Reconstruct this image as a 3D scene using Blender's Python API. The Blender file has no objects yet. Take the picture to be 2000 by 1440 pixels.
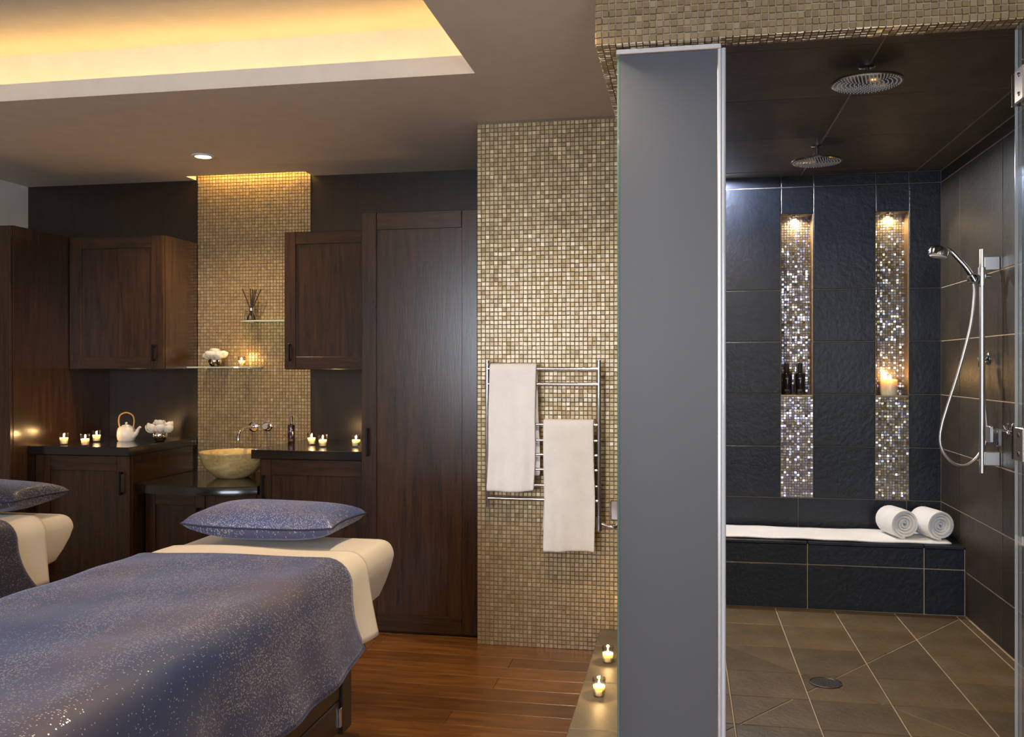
import bpy, math, random
from mathutils import Vector, Matrix
random.seed(7)
SC = bpy.context.scene
COL = SC.collection
R = math.radians

# ------------------------------------------------------------------ camera
cam_d = bpy.data.cameras.new('camera'); cam = bpy.data.objects.new('camera', cam_d); COL.objects.link(cam)
cam.location = (0, 0, 1.3); cam.rotation_euler = (R(90), 0, R(10.57))
cam_d.sensor_width = 36; cam_d.lens = 32.4; cam_d.shift_y = -0.0025; cam_d.clip_start = 0.05
SC.camera = cam
# ------------------------------------------------------------------ world, light, exposure
w = bpy.data.worlds.new('world'); SC.world = w; w.use_nodes = True
w.node_tree.nodes['Background'].inputs[0].default_value = (0.62, 0.75, 1.0, 1)
w.node_tree.nodes['Background'].inputs[1].default_value = 0.5
SC.view_settings.view_transform = 'Standard'; SC.view_settings.look = 'None'
SC.view_settings.exposure = 0.24; SC.view_settings.gamma = 1.0; SC.view_settings.use_curve_mapping = False

def area(name, loc, rot, sx, sy, power, col, spread=180):
    d = bpy.data.lights.new(name, 'AREA'); d.shape = 'RECTANGLE'; d.size = sx; d.size_y = sy
    d.energy = power; d.color = col; d.spread = R(spread)
    o = bpy.data.objects.new(name, d); COL.objects.link(o); o.location = loc; o.rotation_euler = rot
    return o
def spot(name, loc, power, col, angle, blend=0.6, rad=0.03, rot=(0, 0, 0)):
    d = bpy.data.lights.new(name, 'SPOT'); d.energy = power; d.color = col; d.spot_size = R(angle)
    d.spot_blend = blend; d.shadow_soft_size = rad
    o = bpy.data.objects.new(name, d); COL.objects.link(o); o.location = loc; o.rotation_euler = rot
    return o
WARM = (1.0, 0.70, 0.40); AMBER = (1.0, 0.61, 0.19); COOL = (0.80, 0.87, 1.0)
CEIL = 2.44
# daylight through the window in the wall behind the camera
area('window_daylight', (-1.65, -2.33, 1.6), (R(90), 0, 0), 1.9, 1.3, 140, COOL)
area('window_daylight', (1.27, -2.33, 1.6), (R(90), 0, 0), .76, 1.3, 58, COOL)
# lamps in the ceiling tray cove (behind the lip, all four sides)
area('cove_light', (-2.1, 3.60, 2.462), (R(180), 0, 0), 2.9, 0.05, 3.6, AMBER)
area('cove_light', (-2.1, 0.30, 2.462), (R(180), 0, 0), 2.9, 0.05, 3.6, AMBER)
area('cove_light', (-0.70, 1.95, 2.462), (R(180), 0, 0), 0.05, 3.1, 3.6, AMBER)
area('cove_light', (-3.50, 1.95, 2.462), (R(180), 0, 0), 0.05, 3.1, 3.6, AMBER)
# lamp strip in the ceiling slot over the sink mosaic
area('slot_light', (-2.563, 5.135, 2.53), (0, 0, 0), 0.66, 0.03, 3.0, AMBER)

# ------------------------------------------------------------------ helpers
ORI = {}
def thing(name, label, cat, loc=(0, 0, 0), group=None):
    o = bpy.data.objects.new(name, None); COL.objects.link(o); o.empty_display_size = 0.05
    o.location = loc; o['label'] = label; o['category'] = cat
    if group: o['group'] = group
    return o
def tag(o, label=None, cat=None, group=None, kind=None):
    if label: o['label'] = label
    if cat: o['category'] = cat
    if group: o['group'] = group
    if kind: o['kind'] = kind
    return o
def root_loc(p):
    v = Vector((0, 0, 0))
    while p is not None:
        v = v + p.location; p = p.parent
    return v
class MB:
    def __init__(s): s.v = []; s.f = []; s.a = []; s.uv = None
    def add(s, vs, fs, a=0.5):
        b = len(s.v); s.v.extend(vs)
        for f in fs: s.f.append(tuple(i + b for i in f)); s.a.append(a)
        return s
    def box(s, x0, x1, y0, y1, z0, z1, c=0.0):
        x0, x1 = min(x0, x1), max(x0, x1); y0, y1 = min(y0, y1), max(y0, y1); z0, z1 = min(z0, z1), max(z0, z1)
        if c <= 0:
            vs = [(x, y, z) for x in (x0, x1) for y in (y0, y1) for z in (z0, z1)]
            return s.add(vs, [(0, 1, 3, 2), (4, 6, 7, 5), (0, 4, 5, 1), (2, 3, 7, 6), (0, 2, 6, 4), (1, 5, 7, 3)])
        c = min(c, (x1 - x0) * .45, (y1 - y0) * .45, (z1 - z0) * .45)
        X = (x0, x1); Y = (y0, y1); Z = (z0, z1); vs = []; idx = {}
        for i in (0, 1):
            for j in (0, 1):
                for k in (0, 1):
                    sx, sy, sz = (1, -1)[i] * c, (1, -1)[j] * c, (1, -1)[k] * c
                    for ax in range(3):
                        idx[i, j, k, ax] = len(vs)
                        vs.append((X[i] + (0 if ax == 0 else sx), Y[j] + (0 if ax == 1 else sy), Z[k] + (0 if ax == 2 else sz)))
        F = []
        q = lambda l: F.append([idx[t] for t in l])
        for i in (0, 1):
            q([(i, 0, 0, 0), (i, 0, 1, 0), (i, 1, 1, 0), (i, 1, 0, 0)] if i == 0 else [(i, 0, 0, 0), (i, 1, 0, 0), (i, 1, 1, 0), (i, 0, 1, 0)])
            q([(0, i, 0, 1), (1, i, 0, 1), (1, i, 1, 1), (0, i, 1, 1)] if i == 0 else [(0, i, 0, 1), (0, i, 1, 1), (1, i, 1, 1), (1, i, 0, 1)])
            q([(0, 0, i, 2), (0, 1, i, 2), (1, 1, i, 2), (1, 0, i, 2)] if i == 0 else [(0, 0, i, 2), (1, 0, i, 2), (1, 1, i, 2), (0, 1, i, 2)])
        cx, cy, cz = (x0 + x1) / 2, (y0 + y1) / 2, (z0 + z1) / 2
        for a in (0, 1):
            for b in (0, 1):
                q([(a, b, 0, 0), (a, b, 1, 0), (a, b, 1, 1), (a, b, 0, 1)])
                q([(a, 0, b, 0), (a, 1, b, 0), (a, 1, b, 2), (a, 0, b, 2)])
                q([(0, a, b, 1), (1, a, b, 1), (1, a, b, 2), (0, a, b, 2)])
                for e in (0, 1): q([(a, b, e, 0), (a, b, e, 1), (a, b, e, 2)])
        G = []
        ctr = Vector((cx, cy, cz))
        for f in F:
            p = [Vector(vs[i]) for i in f]
            n = (p[1] - p[0]).cross(p[2] - p[0])
            if n.dot(sum(p, Vector()) / len(p) - ctr) < 0: f = f[::-1]
            G.append(tuple(f))
        return s.add(vs, G)
    def lathe(s, prof, n=28, o=(0, 0, 0), M=None, cap=True):
        vs = []; fs = []
        for r, z in prof:
            for k in range(n):
                a = 2 * math.pi * k / n
                p = Vector((r * math.cos(a), r * math.sin(a), z))
                if M is not None: p = M @ p
                vs.append((p.x + o[0], p.y + o[1], p.z + o[2]))
        m = len(prof)
        for i in range(m - 1):
            for k in range(n):
                k2 = (k + 1) % n
                fs.append((i * n + k, i * n + k2, (i + 1) * n + k2, (i + 1) * n + k))
        if cap:
            if prof[0][0] > 1e-6: fs.append(tuple(range(n - 1, -1, -1)))
            if prof[-1][0] > 1e-6: fs.append(tuple((m - 1) * n + k for k in range(n)))
        return s.add(vs, fs)
    def tube(s, pts, r, n=10, cap=True):
        pts = [Vector(p) for p in pts]; m = len(pts)
        rs = r if isinstance(r, (list, tuple)) else [r] * m
        T = []
        for i in range(m):
            T.append((pts[min(i + 1, m - 1)] - pts[max(i - 1, 0)]).normalized())
        up = Vector((0, 0, 1)) if abs(T[0].z) < .9 else Vector((1, 0, 0))
        nrm = T[0].cross(up).normalized(); vs = []; fs = []
        for i in range(m):
            if i > 0:
                nrm = (nrm - T[i] * nrm.dot(T[i]))
                nrm.normalize()
            b = T[i].cross(nrm)
            for k in range(n):
                a = 2 * math.pi * k / n
                p = pts[i] + (nrm * math.cos(a) + b * math.sin(a)) * rs[i]
                vs.append(tuple(p))
        for i in range(m - 1):
            for k in range(n):
                k2 = (k + 1) % n
                fs.append((i * n + k, i * n + k2, (i + 1) * n + k2, (i + 1) * n + k))
        if cap: fs.append(tuple(range(n - 1, -1, -1))); fs.append(tuple((m - 1) * n + k for k in range(n)))
        return s.add(vs, fs)
    def grid(s, fn, nu, nv, closed_u=False):
        vs = []; fs = []
        for j in range(nv + 1):
            for i in range(nu + 1):
                vs.append(tuple(fn(i / nu, j / nv)))
        for j in range(nv):
            for i in range(nu):
                a = j * (nu + 1) + i
                fs.append((a, a + 1, a + nu + 2, a + nu + 1))
        return s.add(vs, fs)
    def build(s, name, mat, parent=None, smooth=False, kind=None, world=True, angle=40):
        me = bpy.data.meshes.new(name)
        off = root_loc(parent) if (parent is not None and world) else Vector((0, 0, 0))
        me.from_pydata([(v[0] - off.x, v[1] - off.y, v[2] - off.z) for v in s.v], [], s.f)
        if any(a != 0.5 for a in s.a):
            at = me.attributes.new('rnd', 'FLOAT', 'FACE'); at.data.foreach_set('value', s.a)
        me.materials.append(M[mat] if isinstance(mat, str) else mat)
        if smooth:
            me.shade_smooth() if hasattr(me, 'shade_smooth') else None
            me.set_sharp_from_angle(angle=R(angle))
        me.update()
        o = bpy.data.objects.new(name, me); COL.objects.link(o)
        if parent is not None: o.parent = parent
        if kind: o['kind'] = kind
        return o
def bez(pts, per=8):                       # Catmull-Rom through points
    P = [Vector(p) for p in pts]; out = []
    for i in range(len(P) - 1):
        p0 = P[max(i - 1, 0)]; p1 = P[i]; p2 = P[i + 1]; p3 = P[min(i + 2, len(P) - 1)]
        for k in range(per):
            t = k / per
            out.append(0.5 * ((2 * p1) + (p2 - p0) * t + (2 * p0 - 5 * p1 + 4 * p2 - p3) * t * t + (3 * p1 - p0 - 3 * p2 + p3) * t ** 3))
    out.append(P[-1]); return out
def copy_tree(o, parent=None):
    c = o.copy(); COL.objects.link(c); c.parent = parent
    for ch in list(o.children): copy_tree(ch, c)
    return c
def modif_bevel(o, wdt, seg=2):
    m = o.modifiers.new('bevel', 'BEVEL'); m.width = wdt; m.segments = seg; m.limit_method = 'ANGLE'
    return o

# ------------------------------------------------------------------ materials
M = {}
class NT:
    def __init__(s, name):
        m = bpy.data.materials.new(name); m.use_nodes = True; s.m = m; s.t = m.node_tree
        s.b = s.t.nodes['Principled BSDF']; s.out = s.t.nodes['Material Output']; M[name] = m
    def n(s, typ, **kw):
        x = s.t.nodes.new(typ)
        for k, v in kw.items(): setattr(x, k, v)
        return x
    def l(s, a, b): s.t.links.new(a, b)
    def set(s, **kw):
        for k, v in kw.items():
            k = k.replace('_', ' ')
            s.b.inputs[k].default_value = v
    def coords(s, kind='Object', scale=(1, 1, 1)):
        tc = s.n('ShaderNodeTexCoord'); mp = s.n('ShaderNodeMapping'); mp.inputs['Scale'].default_value = scale
        s.l(tc.outputs[kind], mp.inputs[0]); return mp.outputs[0]
    def noise(s, vec, scale, detail=4, rough=.55, dist=0):
        x = s.n('ShaderNodeTexNoise'); x.inputs['Scale'].default_value = scale; x.inputs['Detail'].default_value = detail
        x.inputs['Roughness'].default_value = rough; x.inputs['Distortion'].default_value = dist
        if vec is not None: s.l(vec, x.inputs['Vector'])
        return x.outputs['Fac']
    def ramp(s, fac, stops):
        x = s.n('ShaderNodeValToRGB'); e = x.color_ramp.elements
        while len(e) < len(stops): e.new(0.5)
        for i, (p, c) in enumerate(stops): e[i].position = p; e[i].color = (*c, 1) if len(c) == 3 else c
        s.l(fac, x.inputs[0]); return x.outputs[0]
    def mix(s, fac, a, b, typ='MIX'):
        x = s.n('ShaderNodeMix', data_type='RGBA', blend_type=typ)
        for sock, val in ((x.inputs[0], fac), (x.inputs[6], a), (x.inputs[7], b)):
            if hasattr(val, 'is_linked'): s.l(val, sock)
            elif isinstance(val, (int, float)): sock.default_value = val
            else: sock.default_value = (*val, 1)
        return x.outputs[2]
    def math(s, op, a, b=None, clamp=False):
        x = s.n('ShaderNodeMath', operation=op, use_clamp=clamp)
        for sock, val in ((x.inputs[0], a), (x.inputs[1], b)):
            if val is None: continue
            if hasattr(val, 'is_linked'): s.l(val, sock)
            else: sock.default_value = val
        return x.outputs[0]
    def bump(s, h, strength, dist=.01):
        x = s.n('ShaderNodeBump'); x.inputs['Strength'].default_value = strength; x.inputs['Distance'].default_value = dist
        s.l(h, x.inputs['Height']); s.l(x.outputs[0], s.b.inputs['Normal'])
    def col(s, c): s.l(c, s.b.inputs['Base Color'])
    def rnd(s): return s.n('ShaderNodeObjectInfo').outputs['Random']
    def attr(s): return s.n('ShaderNodeAttribute', attribute_name='rnd').outputs['Fac']

def plain(name, col, rough=.5, metal=0, **kw):
    t = NT(name); t.set(Base_Color=(*col, 1), Roughness=rough, Metallic=metal, **kw); return t
def paint(name, col, rough=.75):
    t = NT(name); v = t.coords(); n = t.noise(v, 9, 3)
    t.col(t.ramp(n, [(.3, tuple(c * .93 for c in col)), (.7, col)])); t.set(Roughness=rough); t.bump(t.noise(v, 160, 2), .05, .002)
paint('ceiling_paint', (.80, .72, .62)); paint('tray_paint', (.80, .74, .64)); paint('cream_paint', (.82, .78, .70))
paint('grey_wall', (.42, .40, .37))
def wood(name, a, b, sc, rough=.25, coat=.1):
    t = NT(name); v = t.coords('Object', sc)
    n = t.noise(v, 5.5, 6, .6, .35); n2 = t.noise(v, 26, 3, .5)
    r = t.rnd(); f = t.math('ADD', t.math('MULTIPLY', n, .75), t.math('MULTIPLY', n2, .25))
    c = t.ramp(f, [(.3, a), (.72, b)])
    c = t.mix(t.math('MULTIPLY', r, .35), c, t.mix(1.0, c, (.6, .55, .55), 'MULTIPLY')); t.col(c)
    t.set(Roughness=rough, Coat_Weight=coat, Coat_Roughness=.22); t.bump(n2, .08, .002)
DK1 = (.016, .0085, .0055); DK2 = (.076, .033, .0125)
wood('dark_wood', DK1, DK2, (7, 7, .55)); wood('dark_wood_rail', DK1, DK2, (.6, 7, 7)); wood('dark_wood_side', DK1, DK2, (7, 7, .5), .22, .4)
wood('dark_panel', (.018, .011, .006), (.034, .021, .0115), (5, 5, .4), .3, .2)
wood('table_base_wood', (.008, .006, .005), (.026, .017, .012), (4, .5, 5), .35, .15)
plain('worktop', (.012, .0105, .0105), .16, 0, Coat_Weight=.3, Coat_Roughness=.1)
t = NT('plank'); v = t.coords('Object', (1.1, 9, 9)); n = t.noise(v, 4, 7, .62, .6); r = t.rnd()
c = t.ramp(n, [(.28, (.11, .040, .008)), (.5, (.22, .085, .016)), (.75, (.33, .14, .03))])
c = t.mix(r, c, t.mix(1.0, c, (.52, .50, .52), 'MULTIPLY')); t.col(c); t.set(Roughness=.3, Coat_Weight=.2, Coat_Roughness=.25); t.bump(n, .06, .003)
plain('floor_bed', (.02, .012, .008), .8)
# slate
def slate(name, a, b, rough, bump, warm=None):
    t = NT(name); v = t.coords('Object'); r = t.rnd()
    n = t.noise(v, 3.2, 8, .62, .5); n2 = t.noise(v, 38, 5, .6)
    c = t.ramp(n, [(.3, a), (.72, b)])
    if warm: c = t.mix(t.ramp(t.noise(v, 1.7, 5, .6, 1.2), [(.42, (0, 0, 0)), (.66, (1, 1, 1))]), c, warm)
    c = t.mix(t.math('MULTIPLY', r, .8), c, t.mix(1.0, c, (.55, .58, .64), 'MULTIPLY')); t.col(c)
    rg = t.math('ADD', t.math('MULTIPLY', n2, .2), rough - .1); t.l(rg, t.b.inputs['Roughness'])
    t.bump(t.math('ADD', n2, t.math('MULTIPLY', n, 1.5)), bump, .004)
slate('slate', (.0062, .0085, .015), (.0165, .0205, .033), .36, .5)
slate('slate_ceiling', (.095, .075, .054), (.18, .142, .10), .50, .4)
slate('slate_brown', (.029, .023, .016), (.058, .046, .031), .42, .4)
slate('slate_floor', (.085, .060, .032), (.20, .148, .085), .40, .6, (.17, .100, .034))
slate('sandstone', (.17, .14, .095), (.32, .27, .19), .5, .3, (.24, .18, .10))
plain('grout', (.16, .155, .15), .85); plain('grout_light', (.46, .38, .28), .85)
plain('grout_gold', (.20, .15, .085), .7); plain('niche_lining', (.15, .10, .05), .5)
# gold mosaic
def mosaic_mat(name, stops, metal, rough, spec=.5, objrnd=False, coat=.3):
    t = NT(name); f = t.rnd() if objrnd else t.attr()
    t.col(t.ramp(f, stops)); t.set(Metallic=metal, Roughness=rough, Coat_Weight=coat, Coat_Roughness=.12)
    v = t.coords('Object'); t.bump(t.noise(v, 190, 2), .18, .002)
GOLD = [(0, (.38, .275, .14)), (.4, (.42, .31, .16)), (.75, (.45, .335, .18)), (1, (.49, .375, .21))]
mosaic_mat('gold_mosaic', GOLD, .5, .38); mosaic_mat('gold_tile', [(p, tuple(x * .8 for x in c)) for p, c in GOLD], .4, .32, objrnd=True)
mosaic_mat('gold_tile_stuff', [(p, tuple(x * .8 for x in c)) for p, c in GOLD], .4, .32)
IRI = [(0, (.30, .23, .13)), (.25, (.48, .38, .22)), (.45, (.56, .50, .38)), (.60, (.56, .54, .66)), (.70, (.38, .40, .62)), (.82, (.66, .62, .52)), (1, (.42, .33, .19))]
mosaic_mat('iris_mosaic', IRI, .7, .17, coat=.5)
# metal
plain('chrome', (.82, .82, .84), .09, 1); plain('brushed', (.86, .84, .83), .34, 1); plain('black_metal', (.012, .012, .013), .3, .6)
plain('silver_ball', (.86, .82, .78), .06, 1); plain('dark_steel', (.16, .15, .14), .35, 1)
plain('rubber', (.01, .01, .01), .6)
# cloth
t = NT('terry'); v = t.coords(); n = t.noise(v, 420, 2); n2 = t.noise(v, 12, 3)
t.col(t.ramp(n2, [(.3, (.86, .85, .84)), (.7, (.93, .92, .91))])); t.set(Roughness=.95, Sheen_Weight=.3); t.bump(n, .55, .004)
t = NT('cream_sheet'); v = t.coords(); n = t.noise(v, 3, 3)
t.col(t.ramp(n, [(.3, (.70, .61, .48)), (.7, (.76, .67, .54))])); t.set(Roughness=.75, Sheen_Weight=.15); t.bump(t.noise(v, 7, 4), .12, .03)
def sequin(name, dark, mid, mauve, silver, uv=True):
    t = NT(name); tc = t.n('ShaderNodeTexCoord'); vec = tc.outputs['UV'] if uv else tc.outputs['Object']
    mp = t.n('ShaderNodeMapping'); mp.inputs['Scale'].default_value = (2.6, .8, 1); mp.inputs['Rotation'].default_value = (0, 0, .12); t.l(vec, mp.inputs[0])
    dens = t.noise(mp.outputs[0], 2.4, 3, .55)
    mp2 = t.n('ShaderNodeMapping'); mp2.inputs['Scale'].default_value = (1.6, .6, 1); mp2.inputs['Location'].default_value = (3.1, 5.7, 0); t.l(vec, mp2.inputs[0])
    hue = t.noise(mp2.outputs[0], 2.2, 3, .5)
    vo = t.n('ShaderNodeTexVoronoi'); vo.inputs['Scale'].default_value = 250; t.l(vec, vo.inputs['Vector'])
    dot = t.math('LESS_THAN', vo.outputs['Distance'], .36)
    sep = t.n('ShaderNodeSeparateColor'); t.l(vo.outputs['Color'], sep.inputs[0])
    d2 = t.ramp(dens, [(.38, (.07, .07, .07)), (.48, (.36, .36, .36)), (.60, (1, 1, 1))])
    keep = t.math('LESS_THAN', sep.outputs[0], d2); mask = t.math('MULTIPLY', dot, keep)
    base = t.ramp(hue, [(.36, dark), (.5, mid), (.64, mauve)])
    sil = t.mix(sep.outputs[1], tuple(c * .5 for c in silver), silver)
    t.col(t.mix(mask, base, sil)); t.l(t.math('MULTIPLY', mask, .55), t.b.inputs['Metallic'])
    t.l(t.math('SUBTRACT', .62, t.math('MULTIPLY', mask, .3)), t.b.inputs['Roughness']); t.set(Sheen_Weight=.35, Sheen_Roughness=.4)
    t.b.inputs['Sheen Tint'].default_value = (.6, .62, .85, 1)
    t.bump(t.math('ADD', t.noise(vec, 9, 4), t.math('MULTIPLY', mask, .15)), .2, .02)
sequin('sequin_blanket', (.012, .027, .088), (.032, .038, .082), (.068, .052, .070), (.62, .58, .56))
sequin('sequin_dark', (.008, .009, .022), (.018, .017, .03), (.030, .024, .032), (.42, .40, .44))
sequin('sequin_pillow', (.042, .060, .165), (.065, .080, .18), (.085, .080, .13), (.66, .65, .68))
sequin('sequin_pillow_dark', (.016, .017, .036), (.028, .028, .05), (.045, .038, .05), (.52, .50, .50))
plain('piping', (.012, .014, .035), .6)
# stone, ceramics, candles, glass
t = NT('onyx'); v = t.coords('Object', (1, 1, 2.4)); n = t.noise(v, 9, 7, .65, 1.5)
t.col(t.ramp(n, [(.25, (.36, .22, .07)), (.5, (.68, .50, .21)), (.75, (.86, .69, .36))])); t.set(Roughness=.22, Subsurface_Weight=.12, Subsurface_Radius=(.03, .02, .01))
plain('porcelain', (.82, .79, .72), .25); plain('cane', (.52, .32, .13), .5)
plain('wax', (.95, .86, .66), .5, 0, Subsurface_Weight=1.0, Subsurface_Scale=1.0, Subsurface_Radius=(.030, .020, .010))
plain('petal', (.90, .86, .76), .6, 0, Subsurface_Weight=.15, Subsurface_Radius=(.01, .008, .005)); plain('leaf', (.05, .11, .03), .5)
plain('amber_bottle', (.022, .008, .014), .14, 0, Coat_Weight=.5); plain('black_bottle', (.010, .008, .012), .18, 0, Coat_Weight=.4)
plain('mark', (.30, .25, .24), .5); plain('reed', (.018, .012, .01), .7); plain('plastic_white', (.8, .8, .78), .4)
def glow(name, col, k):
    t = NT(name); t.set(Base_Color=(*col, 1)); t.b.inputs['Emission Color'].default_value = (*col, 1); t.b.inputs['Emission Strength'].default_value = k
glow('flame', (1, .62, .22), 45); glow('lamp_lens', (1, .82, .55), 14); glow('lamp_lens_cool', (.9, .95, 1), 14); glow('led_strip', (1, .62, .2), 6)
def thin_glass(name, tint, f=1.0, rough=.0):
    t = NT(name); t.t.nodes.remove(t.b)
    tr = t.n('ShaderNodeBsdfTransparent'); tr.inputs[0].default_value = (*tint, 1)
    gl = t.n('ShaderNodeBsdfGlossy'); gl.inputs['Roughness'].default_value = rough
    fr = t.n('ShaderNodeFresnel'); fr.inputs[0].default_value = 1.48
    mx = t.n('ShaderNodeMixShader'); t.l(t.math('MULTIPLY', fr.outputs[0], f), mx.inputs[0]); t.l(tr.outputs[0], mx.inputs[1]); t.l(gl.outputs[0], mx.inputs[2])
    t.l(mx.outputs[0], t.out.inputs[0])
thin_glass('clear_glass', (.97, .97, .96), .6); thin_glass('door_glass', (.955, .97, .96), .55); thin_glass('shelf_glass', (.80, .90, .82)); thin_glass('window_glass', (.97, .98, .98))
thin_glass('smoke_glass', (.80, .77, .76))
plain('glass_edge', (.10, .16, .14), .12, 0, Coat_Weight=.6)
plain('seal', (.55, .58, .62), .15, 0, Coat_Weight=.5)
plain('chrome_dark', (.50, .48, .46), .16, 1)
plain('nozzle', (.75, .74, .72), .4)
plain('shelf_edge', (.42, .50, .40), .15, 0, Coat_Weight=.6)
t = NT('frosted_glass'); t.t.nodes.remove(t.b)
df = t.n('ShaderNodeBsdfDiffuse'); df.inputs[0].default_value = (.165, .178, .20, 1)
tl = t.n('ShaderNodeBsdfTranslucent'); tl.inputs[0].default_value = (.50, .52, .55, 1)
gl = t.n('ShaderNodeBsdfGlossy'); gl.inputs['Roughness'].default_value = .38; gl.inputs[0].default_value = (.8, .8, .82, 1)
m1 = t.n('ShaderNodeMixShader'); m1.inputs[0].default_value = .5; t.l(df.outputs[0], m1.inputs[1]); t.l(tl.outputs[0], m1.inputs[2])
fr = t.n('ShaderNodeFresnel'); fr.inputs[0].default_value = 1.45
m2 = t.n('ShaderNodeMixShader'); t.l(fr.outputs[0], m2.inputs[0]); t.l(m1.outputs[0], m2.inputs[1]); t.l(gl.outputs[0], m2.inputs[2]); t.l(m2.outputs[0], t.out.inputs[0])

# ------------------------------------------------------------------ the setting: room
XL, XR, YF, YB = -4.11, 1.75, -2.2, 5.21
def struct(name, mb, mat, parent=None): 
    return mb.build(name, mat, parent, kind='structure' if parent is None else None)
fl = struct('floor', MB().box(XL - .1, XR + .1, YF - .1, YB, -.1, -.014), 'floor_bed')
PW = .131; y = YB - .001; row = 0
while y > YF:
    y0 = max(y - PW, YF); x = XL - random.uniform(0, 1.2)
    while x < -0.15:
        L = random.choice((1.25, 1.55, 1.8)); x0 = max(x, XL); x1 = min(x + L, -0.10 if y > 2.7 else XR)
        if y <= 2.7 and x1 > XR - .3: x1 = XR
        if x1 - x0 > .05:
            cx, cy = (x0 + x1) / 2, (y0 + y) / 2
            o = MB().box(x0 + .0007 - cx, x1 - .0007 - cx, y0 + .0007 - cy, y - .0007 - cy, -.014, 0, .0015).build('plank', 'plank', fl, world=False)
            o.location = (cx, cy, 0)
        x += L
    if y <= 2.7:
        cx = (x + XR) / 2
        if XR - x > .05:
            o = MB().box(x + .0007 - cx, XR - .0007 - cx, y0 + .0007 - cy, y - .0007 - cy, -.014, 0, .0015).build('plank', 'plank', fl, world=False)
            o.location = (cx, cy, 0)
    y -= PW
# ceiling with the tray opening and the slot over the sink
TX0, TX1, TY0, TY1 = -3.40, -.80, .40, 3.50          # tray opening
SX0, SX1, SY0 = -2.945, -2.185, 5.09                   # slot
ct = CEIL + .012
c = MB()
c.box(XL, XR, YF, TY0, CEIL, ct); c.box(XL, TX0, TY0, TY1, CEIL, ct); c.box(TX1, XR, TY0, TY1, CEIL, ct)
c.box(XL, XR, TY1, SY0, CEIL, ct); c.box(XL, SX0, SY0, YB, CEIL, ct); c.box(SX1, XR, SY0, YB, CEIL, ct); c.box(-.97, XR, YB, 5.85, CEIL, ct)
struct('ceiling', c, 'ceiling_paint')
G = .21; ZT = 2.71; lip = 2.513
c = MB()
c.box(TX0 - .02, TX1 + .02, TY1, TY1 + .02, ct, lip); c.box(TX0 - .02, TX1 + .02, TY0 - .02, TY0, ct, lip)
c.box(TX0 - .02, TX0, TY0, TY1, ct, lip); c.box(TX1, TX1 + .02, TY0, TY1, ct, lip)
c.box(TX0 - G, TX1 + G, TY1 + G, TY1 + G + .03, ct, ZT); c.box(TX0 - G, TX1 + G, TY0 - G - .03, TY0 - G, ct, ZT)
c.box(TX0 - G - .03, TX0 - G, TY0 - G, TY1 + G, ct, ZT); c.box(TX1 + G, TX1 + G + .03, TY0 - G, TY1 + G, ct, ZT)
c.box(TX0 - G - .03, TX1 + G + .03, TY0 - G - .03, TY1 + G + .03, ZT, ZT + .03)
struct('ceiling_tray', c, 'tray_paint')
c = MB().box(SX0, SX1, SY0 - .01, SY0, ct, 2.60); c.box(SX0 - .01, SX0, SY0 - .01, YB, ct, 2.60); c.box(SX1, SX1 + .01, SY0 - .01, YB, ct, 2.60); c.box(SX0 - .01, SX1 + .01, SY0 - .01, YB, 2.60, 2.61)
struct('ceiling_slot', c, 'tray_paint')
struct('wall_back', MB().box(XL - .1, -.95, YB, YB + .12, 0, 2.62), 'dark_panel')
struct('wall_left', MB().box(XL - .1, XL, YF, YB, 0, CEIL), 'cream_paint')
struct('wall_right', MB().box(XR, XR + .1, YF, 2.74, 0, CEIL), 'cream_paint')
WX0, WX1, WZ0, WZ1 = -2.6, -.7, .95, 2.25
VX0, VX1 = .89, 1.65
c = MB().box(XL, WX0, YF - .1, YF, 0, CEIL); c.box(WX1, VX0, YF - .1, YF, 0, CEIL); c.box(VX1, XR, YF - .1, YF, 0, CEIL)
for a, b in ((WX0, WX1), (VX0, VX1)): c.box(a, b, YF - .1, YF, 0, WZ0); c.box(a, b, YF - .1, YF, WZ1, CEIL)
struct('wall_front', c, 'cream_paint')
c = MB()
for x in (WX0, WX0 + .62, WX0 + 1.24, WX1 - .04): c.box(x, x + .04, YF - .08, YF - .03, WZ0, WZ1, .003)
for z in (WZ0, WZ1 - .04): c.box(WX0 + .04, WX1 - .04, YF - .08, YF - .03, z, z + .04, .003)
wf = struct('window_1', c, 'black_metal')
for i in range(3):
    x = WX0 + .04 + i * .62; MB().box(x, x + .58, YF - .06, YF - .054, WZ0 + .04, WZ1 - .04).build('pane', 'window_glass', wf)

c = MB()
for x in (VX0, VX1 - .04): c.box(x, x + .04, YF - .08, YF - .03, WZ0, WZ1, .003)
for z in (WZ0, WZ1 - .04): c.box(VX0 + .04, VX1 - .04, YF - .08, YF - .03, z, z + .04, .003)
wf = struct('window_2', c, 'black_metal')
MB().box(VX0 + .04, VX1 - .04, YF - .06, YF - .054, WZ0 + .04, WZ1 - .04).build('pane', 'window_glass', wf)

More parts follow.
